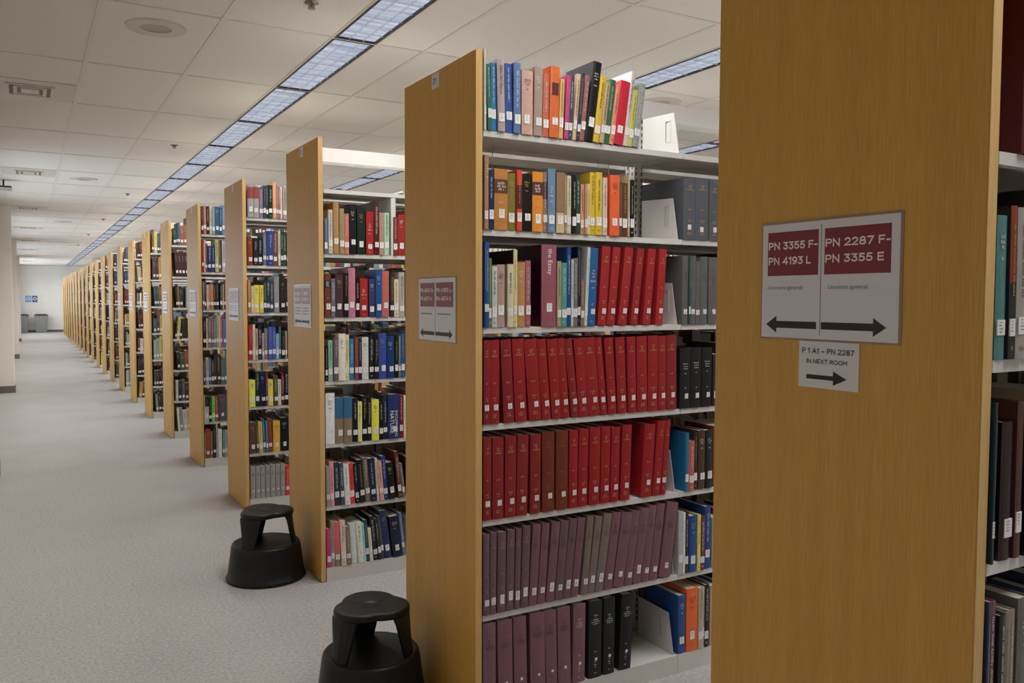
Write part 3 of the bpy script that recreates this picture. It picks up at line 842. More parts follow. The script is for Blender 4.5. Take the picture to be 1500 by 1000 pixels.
# ---------------------------------------------------------------- books
BOOKS = """0 0 1 | 290 79 263 -6 205 196 174 / 431 144 214 -33 41 106 90 / 579 182 222 -11 46 119 169 / 803 272 234 -26 171 155 153 / 1127 264 227 -23 54 79 145, s / 1395 263 232 0 88 119 165 / 1725 441 214 0 194 156 140, c / 2199 330 231 18 157 139 121, c / 2562 245 213 22 188 102 81 / 2815 374 242 21 207 103 52, box ; plain / 3211 173 205 33 201 168 102 / 3439 160 221 58 188 65 119 / 3613 158 226 53 60 66 89 / 3800 145 232 89 202 172 135 / 3949 142 236 90 48 52 75 / 4105 190 232 111 146 92 87 / 4313 349 285 140 14 16 20, w / 4674 245 238 136 208 172 54 / 4934 187 219 134 178 155 126 / 5139 249 233 139 55 99 65 / 5403 184 214 146 205 140 113 / 5599 408 233 142 188 34 54, plain / 6019 187 274 138 202 187 178 / 6213 198 209 143 190 186 93 / 6439 285 235 143 143 148 143
0 1 1 | 290 142 244 0 163 118 93, c / 445 189 196 0 26 45 73 / 683 512 203 0 185 126 64, band=.60:.83:5a3a20 / 1214 301 192 0 124 112 40, c / 1529 197 205 0 208 73 50, band=.36:.75:571519 / 1744 389 194 0 15 15 15, g / 2150 414 204 0 217 139 47, band=.61:.83:4a2f22 / 2592 170 206 0 148 113 101, band=.55:.84:4a2a26 / 2771 304 219 0 102 137 163, h / 3137 325 210 0 143 113 87, plain ; two=.33:c9b488 / 3474 104 205 0 149 130 97 / 3583 171 201 0 204 192 164, k / 3783 178 205 0 22 22 27, w / 3969 173 207 0 39 69 50, w / 4177 141 176 0 198 150 127 / 4325 104 178 0 185 138 82 / 4437 125 179 0 211 187 152 / 4592 219 221 0 210 180 54 / 4822 281 223 0 210 180 54 / 5127 195 206 0 204 187 176 / 5439 426 218 0 226 99 58, k / 5871 125 197 0 87 75 56 / 6037 226 194 0 98 56 42 / 6279 60 225 0 194 180 140 / 6367 190 207 0 10 10 12, w
0 2 1 | 290 60 285 0 35 67 126 / 354 130 285 0 43 83 147, w / 495 99 231 0 92 128 58 / 602 189 205 0 194 198 191 / 803 291 211 0 174 145 135, c / 1187 227 213 0 206 199 170, k / 1428 143 262 0 211 201 146, k ; sidec=2a2018 / 1590 313 221 0 179 135 79, c / 1916 206 227 0 168 93 109, w / 2546 613 284 0 148 87 99, side=3c1016 ; text=the Essay / 3174 158 228 0 169 150 119, k / 3345 225 223 0 82 149 139 / 3591 174 279 0 27 72 131, w / 3769 98 236 0 186 191 201 / 3876 173 241 0 116 116 99, w / 4053 138 282 0 22 34 71 / 4205 139 166 0 141 109 81 / 4354 119 281 49 206 206 201 / 4482 351 279 47 28 93 147, V ; h / 4954 366 286 69 157 31 34, V / 5367 346 285 92 157 31 34, V / 5878 378 286 109 157 31 34, V / 6446 320 285 110 147 30 33, V / 7025 353 285 89 157 31 34, V / 7638 336 286 64 162 31 35, V
0 3 1 | 290 216 284 0 133 29 33, V / 522 369 284 -4 148 25 29, V / 1074 406 284 -52 133 29 33, V / 1529 457 285 -54 148 25 29, V / 2082 502 283 -82 148 25 29, V / 2612 357 283 -85 148 25 29, V / 3024 388 281 -87 148 25 29, V / 3426 335 284 -91 148 25 29, V / 3843 319 282 -119 133 29 33, V / 4183 395 282 -97 148 25 29, V / 4593 516 283 -101 148 25 29, V / 5140 277 284 -107 148 25 29, V / 5473 381 281 -76 148 25 29, V / 5907 415 282 -53 148 25 29, V / 6392 386 283 -35 148 25 29, V / 6826 473 284 -30 148 25 29, V / 7326 471 286 -12 148 25 29, V / 7830 370 284 -15 148 25 29, V / 8234 495 286 -16 133 29 33, V
0 4 1 | 290 291 283 0 136 31 35, V / 629 431 280 0 136 31 35, V / 1113 433 280 7 136 31 35, V / 1574 435 280 16 136 31 35, V / 2126 415 278 5 136 31 35, V / 2631 500 283 -6 113 47 21, V ; dim / 3197 501 282 0 113 47 21, V ; dim / 3743 370 281 8 151 24 26, V / 4142 405 282 19 151 24 26, V / 4623 473 283 12 151 24 26, V / 5143 403 283 11 151 24 26, V / 5590 378 277 18 151 24 26, V / 6050 428 282 33 151 24 26, V / 7017 508 276 65 151 24 26, V ; d=.26 / 7578 369 286 88 151 24 26, V / 7981 237 284 80 151 24 26, V
0 5 1 | 290 226 280 0 110 82 88, V / 535 239 283 7 110 82 88, V / 827 323 280 7 110 82 88, V / 1177 294 282 16 110 82 88, V / 1499 214 282 25 110 82 88, V / 1752 306 286 34 110 82 88, V / 2085 329 287 59 122 84 94, V ; k / 2443 304 286 67 122 84 94, V ; k / 2793 346 284 91 122 84 94, V ; k / 3167 335 284 95 110 82 88, V ; k / 3517 316 286 103 110 82 88, V ; k / 3866 304 285 109 122 84 94, V ; k / 4305 272 288 97 124 108 101, V ; k / 4593 296 281 127 124 108 101, V ; k / 4929 356 286 145 124 108 101, V ; k / 5331 370 285 143 122 84 94, V ; k / 5752 484 278 153 122 84 94, V ; k / 6280 355 280 138 122 84 94, V ; k / 6668 393 285 136 122 84 94, V ; k / 7094 355 291 125 122 84 94, V ; k / 7482 379 292 126 122 84 94, V ; k / 7949 546 290 141 122 84 94, V ; k
0 6 1 | 290 492 288 -5 127 88 99, V ; k / 889 572 288 -17 127 88 99, V ; k / 1533 512 288 -23 127 88 99, V ; k / 2185 615 288 -15 127 88 99, V ; k / 2841 465 288 -27 127 88 99, V ; k / 3358 539 288 -24 127 88 99, V ; k / 3971 528 288 6 127 88 99, V ; w / 4665 575 288 7 32 32 32, V ; w / 5333 505 288 6 28 28 28, V ; w / 6062 549 287 44 24 24 24, V ; w
0 1 2 | 8962 590 235 0 82 85 92, V ; d=.26 / 9566 665 238 0 82 85 92, V ; d=.26 / 10277 505 233 0 82 85 92, V ; d=.26
0 2 2 | 8949 295 265 0 93 93 93, V ; k ; d=.24 / 9255 94 263 0 41 77 77 / 9377 235 266 0 93 93 93, V ; k / 9629 212 245 0 93 93 93, V ; k / 9866 368 263 0 93 93 93, V ; k / 10306 435 262 0 93 93 93, V ; k
0 3 2 | 8884 523 235 0 17 17 17, V ; w / 9435 532 235 0 17 17 17, V ; w / 10010 523 234 0 17 17 17, V ; w
0 4 2 | 9184 176 230 0 36 108 152, plain ; d=.21 / 9388 283 196 0 188 96 83 / 9679 164 228 0 45 39 39 / 9893 353 233 0 77 55 35, w / 10271 346 232 0 33 36 42, w
0 5 2 | 8926 210 249 0 181 181 181, plain / 9143 106 243 0 229 229 229 / 9262 170 237 0 40 40 40, w / 9475 389 225 0 38 76 143 / 9882 144 226 0 229 216 107 / 10048 221 216 0 102 52 49, w / 10309 300 252 0 37 69 136
0 6 2 | 8980 371 233 0 40 79 135, w ; d=.2 / 9389 588 253 0 229 105 53, k / 9992 240 249 0 188 171 154 / 10243 91 249 0 189 189 189 / 10341 220 254 0 28 28 28
1 1 1 | 290 177 177 0 96 103 133 / 496 215 222 0 202 195 185, k / 754 288 262 0 173 129 86, plain / 1078 240 232 0 148 141 101 / 1332 248 207 0 198 108 101 / 1603 375 255 0 12 12 14, w / 2037 432 241 0 16 33 28, g / 2529 406 224 0 157 34 37, h / 2980 243 280 0 84 25 29, w / 3246 252 222 0 174 137 125 / 3528 277 224 0 165 202 165 / 4037 241 203 0 119 53 47 / 4325 376 218 0 158 41 35
1 2 1 | 290 308 221 0 115 60 42, band=.68:.85:1f3a35 / 606 209 199 0 107 107 125 / 851 418 222 0 70 50 57, g / 1287 249 228 0 18 15 18 / 1543 369 255 0 192 122 141, plain / 1949 186 196 0 29 21 24 / 2172 431 203 0 163 38 39, h / 2660 341 200 0 58 58 96 / 3019 343 251 0 29 79 136, w / 3382 385 244 0 186 103 91, plain / 3844 225 227 0 48 46 46 / 4077 254 201 0 217 202 167, k / 4351 315 239 0 173 168 161
1 3 1 | 290 138 180 0 30 11 14 / 457 224 209 0 137 189 171 / 717 254 226 0 103 90 97, w / 989 347 242 0 228 220 202, k / 1344 214 236 0 219 211 167, k / 1576 241 214 0 57 123 158 / 1854 186 224 0 129 69 69, g / 2051 195 208 0 53 22 58, w / 2264 358 221 0 211 211 206, k / 2660 247 231 0 31 31 34 / 2926 248 234 0 28 25 25 / 3193 423 241 0 58 78 156 / 3636 408 224 0 23 60 108, w / 4103 196 227 0 20 25 15, gr / 4318 118 226 0 118 118 118 / 4456 217 239 0 29 89 142
1 4 1 | 290 474 263 0 229 227 227, k / 782 457 237 0 140 119 99, plain ; two2=.46:33688f / 1247 436 239 0 140 119 99, plain ; two2=.46:33688f / 1721 269 231 0 21 24 30 / 2000 225 210 0 229 226 134 / 2244 291 239 0 20 20 20 / 2546 209 234 0 27 24 24 / 2774 402 216 0 229 227 84 / 3195 212 198 0 20 20 20 / 3427 233 236 0 38 43 67, w / 3679 646 239 0 40 57 105, text=ENCOMPASSING|NATURE / 4365 198 231 0 131 32 56 / 4582 99 230 0 229 220 174
1 5 1 | 290 194 210 -7 158 148 131 / 521 200 232 -23 229 162 169 / 757 286 228 -38 56 56 63 / 1058 210 222 -43 66 83 100 / 1290 278 213 -52 229 229 229, k / 1587 261 216 -59 229 77 60 / 1874 199 213 -70 34 34 44, w / 2111 302 229 -76 26 30 37, g / 2432 274 238 -83 131 110 97 / 2718 326 231 -86 28 41 66, w / 3052 127 231 -63 214 197 180 / 3217 232 213 -80 229 162 145 / 3469 234 237 -87 33 61 135, w / 3722 392 200 -96 26 26 26, w / 4273 214 258 -107 110 48 34 / 4530 159 190 -121 120 113 103
1 6 1 | 290 227 203 -7 199 57 134 / 532 183 241 -13 165 154 129 / 736 287 235 -21 219 102 112, plain ; two=.3:8a7c62 / 1067 274 238 -39 224 206 192 / 1356 246 202 -45 136 115 91 / 1640 323 215 -62 207 224 228, plain / 1993 303 219 -74 229 229 213 / 2303 129 211 -76 154 223 229 / 2440 191 226 -79 36 86 93 / 2639 169 180 -81 229 229 211, k / 2854 255 240 -105 31 31 31 / 3124 171 226 -111 47 47 47 / 3317 156 237 -120 60 67 85 / 3528 376 263 -142 41 52 92, g / 3944 555 224 -107 25 35 53, w / 4539 160 240 -112 109 134 163
2 0 1 | 335 387 222 0 155 151 151, plain ; two2=.42:8c3b39 / 740 360 225 0 155 151 151, plain ; two2=.42:8c3b39 / 1123 259 196 0 129 115 115 / 1401 182 223 0 41 53 100 / 1586 160 224 0 52 57 36 / 1765 256 228 0 23 41 32 / 2051 245 249 0 216 153 113, plain / 2315 117 232 0 129 125 120 / 2438 148 218 0 177 95 80 / 2592 105 222 0 207 203 198 / 2747 261 229 0 155 151 144 / 3019 87 243 0 194 187 159
2 1 1 | 294 346 185 0 132 59 35 / 700 282 187 0 33 33 33 / 1000 314 188 0 17 17 17 / 1363 225 226 0 97 114 146 / 1606 85 227 0 44 68 93 / 1709 306 240 0 36 69 144, w / 2034 332 241 0 106 70 70 / 2384 154 243 0 202 190 166 / 2570 167 237 0 36 67 39 / 2755 187 238 0 44 67 55 / 2954 112 233 0 28 33 33
2 2 1 | 290 191 224 0 192 121 58 / 516 152 182 0 209 202 184 / 689 369 190 0 227 210 97 / 1085 252 190 0 227 210 97 / 1365 183 219 0 36 56 36 / 1562 212 230 0 26 70 83 / 1809 212 223 0 71 68 89 / 2071 356 248 0 141 141 141, plain / 2485 431 238 0 40 35 43 / 2930 101 235 0 34 29 37
2 3 1 | 290 269 241 0 171 41 45 / 580 160 244 0 219 211 185 / 754 174 216 0 174 153 135 / 963 210 237 0 31 37 42 / 1208 141 183 0 189 162 150 / 1384 212 218 0 118 118 123 / 1631 262 225 0 70 90 170 / 1914 235 225 0 70 90 170 / 2178 186 178 0 151 190 216 / 2392 129 228 0 46 102 116 / 2557 238 173 0 13 31 31 / 2824 130 195 0 160 142 121
2 4 1 | 290 411 187 0 229 229 103 / 729 252 241 0 26 52 32 / 1009 408 240 0 25 28 67, w / 1445 127 238 0 131 55 45 / 1587 341 184 0 229 217 100 / 1956 315 211 0 85 76 50 / 2285 201 181 0 229 229 219 / 2515 202 227 0 99 40 40 / 2739 254 240 0 24 21 36
2 5 1 | 292 454 218 -8 89 65 51 / 780 140 205 -23 100 76 63 / 956 247 218 -39 229 197 91 / 1224 191 237 -47 38 101 154, w / 1436 121 224 -30 87 120 155 / 1578 299 234 -28 136 61 43 / 1913 481 217 0 229 181 75 / 2416 543 235 0 22 26 29
2 6 1 | 322 315 228 0 158 158 151, V ; k / 672 303 226 0 158 158 151, V ; k / 1003 304 226 0 158 158 151, V ; k / 1343 299 227 0 158 158 151, V ; k / 1685 337 229 0 158 158 151, V ; k / 2057 303 227 0 158 158 151, V ; k / 2403 304 228 0 158 158 151, V ; k / 2744 292 213 0 218 51 51
3 0 1 | 290 138 237 0 64 47 43 / 450 225 241 0 178 112 103 / 709 225 239 0 51 35 32, w / 957 187 244 0 193 177 158 / 1172 216 230 0 132 155 150 / 1410 342 241 0 46 90 126 / 1786 212 234 0 54 72 72 / 2015 270 253 0 85 130 189
3 1 1 | 290 158 274 0 157 32 37 / 459 101 278 0 202 195 185 / 588 141 219 0 94 77 70 / 757 323 226 0 40 47 95 / 1097 267 227 0 40 47 95 / 1381 285 281 0 163 175 121 / 1684 183 276 0 107 82 42 / 1953 316 277 0 176 171 193
3 2 1 | 290 160 245 0 94 99 101 / 462 124 271 0 82 37 33 / 617 156 216 0 208 183 176 / 785 143 220 0 179 121 116 / 960 250 223 0 192 129 54 / 1223 144 233 0 18 18 18 / 1386 264 240 0 36 48 48 / 1745 190 228 0 56 41 31 / 1966 95 221 0 195 182 145 / 2093 222 251 0 109 35 31
3 3 1 | 290 249 260 0 44 21 31 / 551 112 253 0 204 191 165 / 695 269 260 0 118 113 118 / 976 157 247 0 144 91 91 / 1164 220 250 0 106 132 140 / 1403 170 279 0 161 153 117 / 1592 139 269 0 210 194 178 / 1744 146 269 0 199 83 90 / 1921 350 246 0 92 104 171
3 4 1 | 290 128 218 0 59 70 137 / 464 250 238 0 182 162 153 / 730 188 234 0 73 102 132 / 941 206 216 0 69 63 46 / 1158 183 257 0 44 53 38 / 1376 328 262 0 74 44 31 / 1733 289 228 0 88 111 111 / 2033 174 221 0 88 111 111
3 5 1 | 290 60 236 0 229 217 173 / 354 313 225 0 196 189 179, two2=.4:15181c / 678 228 215 0 26 26 29 / 918 252 219 0 101 229 88 / 1181 287 224 0 173 71 41 / 1515 666 228 0 83 83 90
3 6 1 | 290 60 227 0 111 164 65 / 367 408 258 0 161 62 50 / 807 145 235 0 144 119 98 / 977 253 253 0 32 43 36 / 1407 318 250 0 229 229 226 / 1789 192 237 0 109 145 109 / 1993 192 236 0 148 173 195 / 2198 135 231 0 55 59 55
-1 1 1 | 781 313 256 0 88 19 19, h ; d=.2
-1 2 1 | 290 278 227 -7 80 128 128, c / 587 173 243 -14 36 34 34, two2=.5:8a3420 / 770 284 241 -17 160 155 148, k / 1074 301 247 0 52 52 76
-1 3 1 | 290 60 259 0 20 54 67 / 580 331 225 0 38 17 20, plain / 950 179 257 0 86 50 43, plain / 1230 347 244 0 22 22 25
-1 4 1 | 290 60 263 0 46 57 86 / 354 195 263 0 110 70 85 / 588 165 238 0 39 39 39 / 763 128 240 0 130 124 118 / 901 179 240 0 153 139 125 / 1121 367 256 0 109 106 103"""

PALETTE = [('black', (12, 12, 14)), ('charcoal', (45, 45, 48)), ('dark grey', (75, 75, 78)), ('grey', (120, 120, 122)), ('light grey', (170, 170, 172)), ('white', (225, 224, 220)),
           ('cream', (225, 215, 180)), ('pale beige', (200, 180, 155)), ('tan', (180, 140, 95)), ('taupe', (140, 120, 105)), ('brown', (95, 62, 42)), ('dark brown', (55, 38, 30)),
           ('red', (165, 20, 28)), ('dark red', (110, 20, 25)), ('bright red', (215, 40, 45)), ('maroon', (75, 25, 30)), ('orange', (228, 95, 35)), ('rust orange', (150, 65, 30)), ('amber', (225, 150, 40)), ('yellow', (228, 205, 50)), ('olive', (130, 118, 50)), ('olive brown', (85, 75, 50)),
           ('green', (70, 130, 60)), ('dark green', (25, 55, 40)), ('bright green', (75, 205, 60)), ('pale green', (165, 185, 130)), ('teal', (50, 125, 130)), ('pale teal', (130, 180, 170)), ('dark teal', (20, 65, 75)),
           ('navy blue', (28, 38, 75)), ('dark navy', (20, 26, 42)), ('blue', (35, 80, 150)), ('royal blue', (65, 90, 175)), ('sky blue', (80, 150, 205)), ('slate blue', (100, 115, 145)), ('pale blue', (165, 195, 215)), ('steel blue', (105, 150, 180)),
           ('purple', (70, 30, 70)), ('plum', (105, 55, 70)), ('dusty purple', (95, 68, 78)), ('mauve', (160, 95, 110)), ('pink', (205, 130, 145)), ('magenta', (185, 40, 115)), ('pale pink', (232, 214, 214)), ('salmon', (215, 130, 110)), ('rose brown', (125, 70, 70)), ('lilac grey', (175, 168, 190))]
def colour_name(h):
    c = h
    return min(PALETTE, key=lambda p: sum((a - b) ** 2 for a, b in zip(c, p[1])))[0]

def words_bar(q, rnd, z0, z1, x0, x1, y, vertical, mi=0, unit=None, solid=False):
    """a row of letter-like marks, grouped in words"""
    L = (z1 - z0) if vertical else (x1 - x0)
    T = (x1 - x0) if vertical else (z1 - z0)
    u = unit or T * 0.62
    n = max(2, int(L / u))
    p = 0
    gap = 99 if solid else rnd.randint(3, 7)
    for i in range(n):
        gap -= 1
        if gap < 0:
            gap = rnd.randint(3, 8); continue
        a = i * u + u * 0.1
        b = a + u * rnd.uniform(0.42, 0.70)
        hi = rnd.choice((0.7, 0.7, 1.0, 1.0))
        if vertical:
            q.add([(x0, y, z1 - a), (x0 + T * hi, y, z1 - a), (x0 + T * hi, y, z1 - b), (x0, y, z1 - b)], [(3, 2, 1, 0)], mi)
        else:
            q.add([(x0 + a, y, z0), (x0 + b, y, z0), (x0 + b, y, z0 + T * hi), (x0 + a, y, z0 + T * hi)], [(0, 1, 2, 3)], mi)

INK = {'gold': (0.42, 0.27, 0.10, 1), 'white': (0.58, 0.57, 0.55, 1), 'black': (0.05, 0.045, 0.04, 1), 'green': (0.25, 0.5, 0.15, 1), 'dull': (0.25, 0.10, 0.02, 1)}

def make_book(k, r, x, w, h, lean, hx, flags, rnd, base_label):
    vol = 'V' in flags
    opts = dict(f.split('=', 1) for f in flags if '=' in f)
    d = float(opts.get('d', 0)) or min(0.235, h * (0.70 if vol else rnd.uniform(0.62, 0.72)))
    t = 0.0022
    sag = min(0.003, w * 0.09)
    y0 = sag
    tt = max(0.0012, min(t, w * 0.18))
    ns = 4
    pts = [(0, d)] + [(w * i / ns, y0 - sag * (1 - (2 * i / ns - 1) ** 2)) for i in range(ns + 1)] + [(w, d), (w - tt, d), (w - tt, y0 + 0.002), (tt, y0 + 0.002), (tt, d)]
    q = MB()
    n = len(pts)
    vs = [(p[0], p[1], 0) for p in pts] + [(p[0], p[1], h) for p in pts]
    fs = [(i, (i + 1) % n, n + (i + 1) % n, n + i) for i in range(n)]
    # rims, built as quads so the U-shaped outline stays clean
    for o, flip in ((0, True), (n, False)):
        rim = [(0, 1, n - 2, n - 1), (ns + 1, ns + 2, ns + 3, ns + 4)]
        rim = [(0, 1, ns + 5, ns + 6), (ns + 1, ns + 2, ns + 3, ns + 4)]
        spine = tuple(range(1, ns + 2)) + (ns + 4, ns + 5)
        for f in rim + [spine]:
            g = tuple(i + o for i in f)
            fs.append(g[::-1] if flip else g)
    q.add(vs, fs)
    mt = M['cloth'] if (vol or 'c' in flags) else M['jacket']
    me = q.mesh('cover', mt)
    z = shelf_z(r) + 0.0006
    col = tuple(srgb(v / 255) for v in hx) + (1.0,)
    o = obj('bound_volume' if vol else 'book', me, None, (x, row_y(k) - 0.006 - (0 if vol else rnd.uniform(-0.004, 0.004)), z + (max(0.0, lean) * w * 0.98)), col)
    if 'side' in opts:
        me.materials.append(M['ink'])
        jk = obj('jacket_front', MB().box(-0.0005, 0.0, 0.004, d, 0.0, h).mesh('jacket_front', M['jacket']), o, color=hexc(opts['side']))
        pt = obj('portrait', MB().box(-0.0009, -0.0005, 0.06, 0.13, h * 0.42, h * 0.86).mesh('portrait', M['ink']), o, color=(0.05, 0.05, 0.055, 1))
    o.rotation_euler = (0, math.atan(lean), 0)
    if 'sidec' in opts:
        obj('jacket_front', MB().box(-0.0005, 0.0, 0.004, d, 0.0, h).mesh('jacket_front', M['jacket']), o, color=hexc(opts['sidec']))
    pg = obj('pages', MB().box(tt, w - tt, y0 + 0.002, d - 0.004, 0.003, h - 0.0035).mesh('pages', M['pages']), o)
    yf = -0.0004
    # bands of another colour round the spine
    dark_text = sum(col[:3]) > 0.9
    ink = 'black' if 'k' in flags else ('gold' if ('g' in flags or (vol and 'k' not in flags and 'w' not in flags and 'h' not in flags)) else ('white' if 'w' in flags or 'h' in flags else ('green' if 'gr' in flags else ('black' if dark_text else rnd.choice(('white', 'gold', 'white'))))))
    if 'dim' in flags: ink = 'dull'
    def strip(z0f, z1f, hexv, name):
        pp = [(p[0], p[1] - 0.0003) for p in pts[1:ns + 2]]
        s = MB()
        m_ = len(pp)
        s.add([(a, b, h * z0f) for a, b in pp] + [(a, b, h * z1f) for a, b in pp], [(i, i + 1, m_ + i + 1, m_ + i) for i in range(m_ - 1)])
        return obj(name, s.mesh(name, M['ink']), o, color=hexc(hexv))
    if 'band' in opts:
        a, b, c = opts['band'].split(':')
        strip(float(a), float(b), c, 'title_band')
    if 'two' in opts:
        b, c = opts['two'].split(':')
        strip(0.001, float(b), c, 'lower_spine')
    if 'two2' in opts:
        b, c = opts['two2'].split(':')
        strip(1 - float(b) if float(b) != 0.42 else 0.58, 0.93 if float(b) == 0.42 else 0.999, c, 'upper_spine')
    if 'box' in flags:
        obj('title_box', MB().box(w * 0.18, w * 0.86, yf - 0.0004, yf + 0.0015, h * 0.60, h * 0.77).mesh('title_box', M['ink']), o, color=(0.09, 0.02, 0.02, 1))
    # title lettering
    q = MB()
    yy = yf - 0.0006
    cx = w / 2
    if 'text' in opts:
        L = opts['text'].split('|')
        for i, tx in enumerate(L):
            sz = 0.024 if tx == 'the Essay' else (0.019 if tx == 'ENCOMPASSING' else 0.032)
            to = obj('lettering', text_mesh(tx, sz, M['label'], name='title'), o)
            if tx == 'the Essay':
                to.matrix_basis = spine_down(w * 0.42, yy, h * 0.95)
            else:
                to.matrix_basis = spine_down(w * (0.62 if i == 0 else 0.18), yy, h * 0.64)
    elif 'plain' in flags:
        pass
    elif vol and 'h' not in flags and not (w < 0.018):
        if 'k' in flags or 'w' in flags:
            lines = [(0.800, 0.34), (0.775, 0.18), (0.745, 0.50), (0.718, 0.74), (0.692, 0.50)] if r >= 5 else [(0.74, 0.6), (0.70, 0.5), (0.66, 0.42), (0.58, 0.24)]
            low = [(0.33, 0.14), (0.16, 0.2)] if r != 6 or 'w' not in flags else [(0.335, 0.22), (0.20, 0.12), (0.165, 0.25), (0.135, 0.14), (0.06, 0.2)]
            th = 0.0050 if r == 6 else 0.0046
            lo = 0.03 * rnd.uniform(-1, 1)
        else:
            lines = [(0.86, 0.40), (0.832, 0.26), (0.800, 0.62)]
            low = [(0.475, 0.36), (0.30, 0.46), (0.272, 0.24), (0.10, 0.40), (0.075, 0.46)]
            th = 0.0062
            lo = 0.0
        for zf, wf in lines + low:
            ww = w * wf * 0.95
            words_bar(q, rnd, h * (zf + (lo if (zf, wf) in lines else 0)), h * (zf + (lo if (zf, wf) in lines else 0)) + th, cx - ww / 2, cx + ww / 2, yy, False, unit=0.0034, solid=True)
    elif 'h' in flags:
        for zf, wf, th in ((0.70, 0.3, 0.006), (0.66, 0.45, 0.006), (0.62, 0.4, 0.006), (0.56, 0.7, 0.008), (0.48, 0.4, 0.005), (0.27, 0.3, 0.005), (0.2, 0.3, 0.005), (0.05, 0.25, 0.005)):
            words_bar(q, rnd, h * zf, h * zf + th, cx - w * wf / 2, cx + w * wf / 2, yy, False, unit=0.0045)
    elif 'band' in opts and w > 0.03:
        a, b, c = opts['band'].split(':')
        a, b = float(a), float(b)
        for i, wf in enumerate((0.6, 0.66, 0.5)):
            zz = h * (b - (b - a) * (0.36 + 0.22 * i))
            words_bar(q, rnd, zz, zz + 0.0085, cx - w * wf / 2, cx + w * wf / 2, yy, False, unit=0.0048)
        words_bar(q, rnd, h * 0.44, h * 0.44 + 0.004, cx - w * 0.2, cx + w * 0.2, yy, False, unit=0.003)
        ink = 'white'
    elif 'c' in flags or w > 0.034:
        for zf, wf in ((0.84, 0.55), (0.805, 0.6), (0.77, 0.4), (0.69, 0.35)):
            words_bar(q, rnd, h * zf, h * zf + 0.0055, cx - w * wf / 2, cx + w * wf / 2, yy, False, unit=0.004)
    else:
        th = min(0.0070, w * rnd.uniform(0.22, 0.34))
        top = rnd.uniform(0.86, 0.95)
        bot = rnd.uniform(0.34, 0.52)
        words_bar(q, rnd, h * bot, h * top, cx - th / 2, cx + th / 2, yy, True)
        if w > 0.02 and rnd.random() < 0.6:
            words_bar(q, rnd, h * (bot + 0.12), h * top, cx + th * 0.75, cx + th * 1.1, yy, True, unit=0.003)
        if rnd.random() < 0.4:
            words_bar(q, rnd, h * 0.06, h * 0.075 + 0.003, cx - w * 0.25, cx + w * 0.25, yy, False, unit=0.003)
    if q.f:
        obj('lettering', q.mesh('lettering', M['ink']), o, color=tuple(a * 0.8 + b * 0.2 for a, b in zip(INK[ink][:3], col[:3])) + (1,))['kind'] = 'stuff'
    # call number sticker near the foot of the spine
    lw = min(w * 0.82, 0.0155 if vol else 0.021)
    lh = 0.019 if vol else rnd.uniform(0.024, 0.034)
    if r == 3 or r == 4 or (r == 2 and vol):
        lx, lz = w * (0.62 if w > 0.03 else 0.5), h * (0.165 if r != 2 else 0.15)
    elif r >= 5 and vol:
        lx, lz = w * 0.55, h * rnd.uniform(0.10, 0.14)
        lh = rnd.choice((0.025, 0.032, 0.02))
        if r == 6 and 'k' in flags: lh = rnd.choice((0.008, 0.01)); lw = 0.009; lz = h * 0.22
    else:
        lx, lz = w * rnd.uniform(0.45, 0.58), h * rnd.uniform(0.13, 0.2)
    lx = min(max(lx, lw / 2 + 0.0004), w - lw / 2 - 0.0004)
    if r == 6 and 'w' in flags and vol: lh, lw = 0.010, 0.010; lz = h * 0.225
    sg = -sag * (1 - (2 * min(max(lx / w, 0), 1) - 1) ** 2) + sag
    lab = MB()
    lab.box(lx - lw / 2, lx + lw / 2, -0.0009, 0.0012, lz, lz + lh)
    lo_ = obj('call_number_label', lab.mesh('call_number_label', M['label']), o)
    if lh > 0.015:
        c = MB()
        for i in range(3 if lh < 0.022 else 4):
            zz = lz + lh - 0.005 - i * 0.0052
            if zz < lz + 0.002: break
            ww = lw * rnd.uniform(0.35, 0.62)
            words_bar(c, rnd, zz, zz + 0.0026, lx - ww / 2, lx + ww / 2, -0.0011, False, unit=0.0022)
        obj('call_number', c.mesh('call_number', M['grey_print']), lo_)['kind'] = 'stuff'
    return tag(o, base_label, 'bound volume' if vol else 'book')

SHELFNAME = {0: 'top shelf', 1: 'second shelf down', 2: 'third shelf down', 3: 'fourth shelf down', 4: 'fifth shelf down', 5: 'sixth shelf down', 6: 'bottom shelf'}
FILLED = {}
for line in BOOKS.split('\n'):
    hd, body = line.split(' | ', 1)
    k_, r_, bay = (int(v) for v in hd.split())
    ents = body.split(' / ')
    for i, e in enumerate(ents):
        p = e.split(', ')
        nums = [int(v) for v in p[0].split()]
        x, w, h, lean = nums[0] * 1e-4, nums[1] * 1e-4, nums[2] * 1e-3, nums[3] * 1e-3
        hx = tuple(nums[4:7])
        flags = p[1].split(' ; ') if len(p) > 1 else []
        rnd = random.Random(k_ * 1000 + r_ * 100 + bay * 50 + i)
        nm = colour_name(hx)
        kind = 'bound volume' if 'V' in flags else 'book'
        if k_ == 0:
            where = '%s from the panel, %s, bookcase 31' % (ordinal(i + 1), SHELFNAME[r_]) if bay == 1 else '%s in second bay, %s, bookcase 31' % (ordinal(i + 1), SHELFNAME[r_])
        elif k_ == -1:
            where = '%s from the panel, %s, nearest bookcase' % (ordinal(i + 1), SHELFNAME[r_])
        elif k_ == 1:
            where = '%s from panel, %s, bookcase right behind 31' % (ordinal(i + 1), SHELFNAME[r_])
        else:
            where = '%s from panel, %s, %s bookcase behind 31' % (ordinal(i + 1), SHELFNAME[r_], ordinal(k_))
        o = make_book(k_, r_, x, w, h, lean, hx, flags, rnd, '%s %s, %s' % (nm, kind, where))
        o['group'] = 'books on the %s of the %s' % (SHELFNAME[r_], place_name(k_))
        FILLED[(k_, r_)] = max(FILLED.get((k_, r_), 0), x + w + max(0, lean) * h)

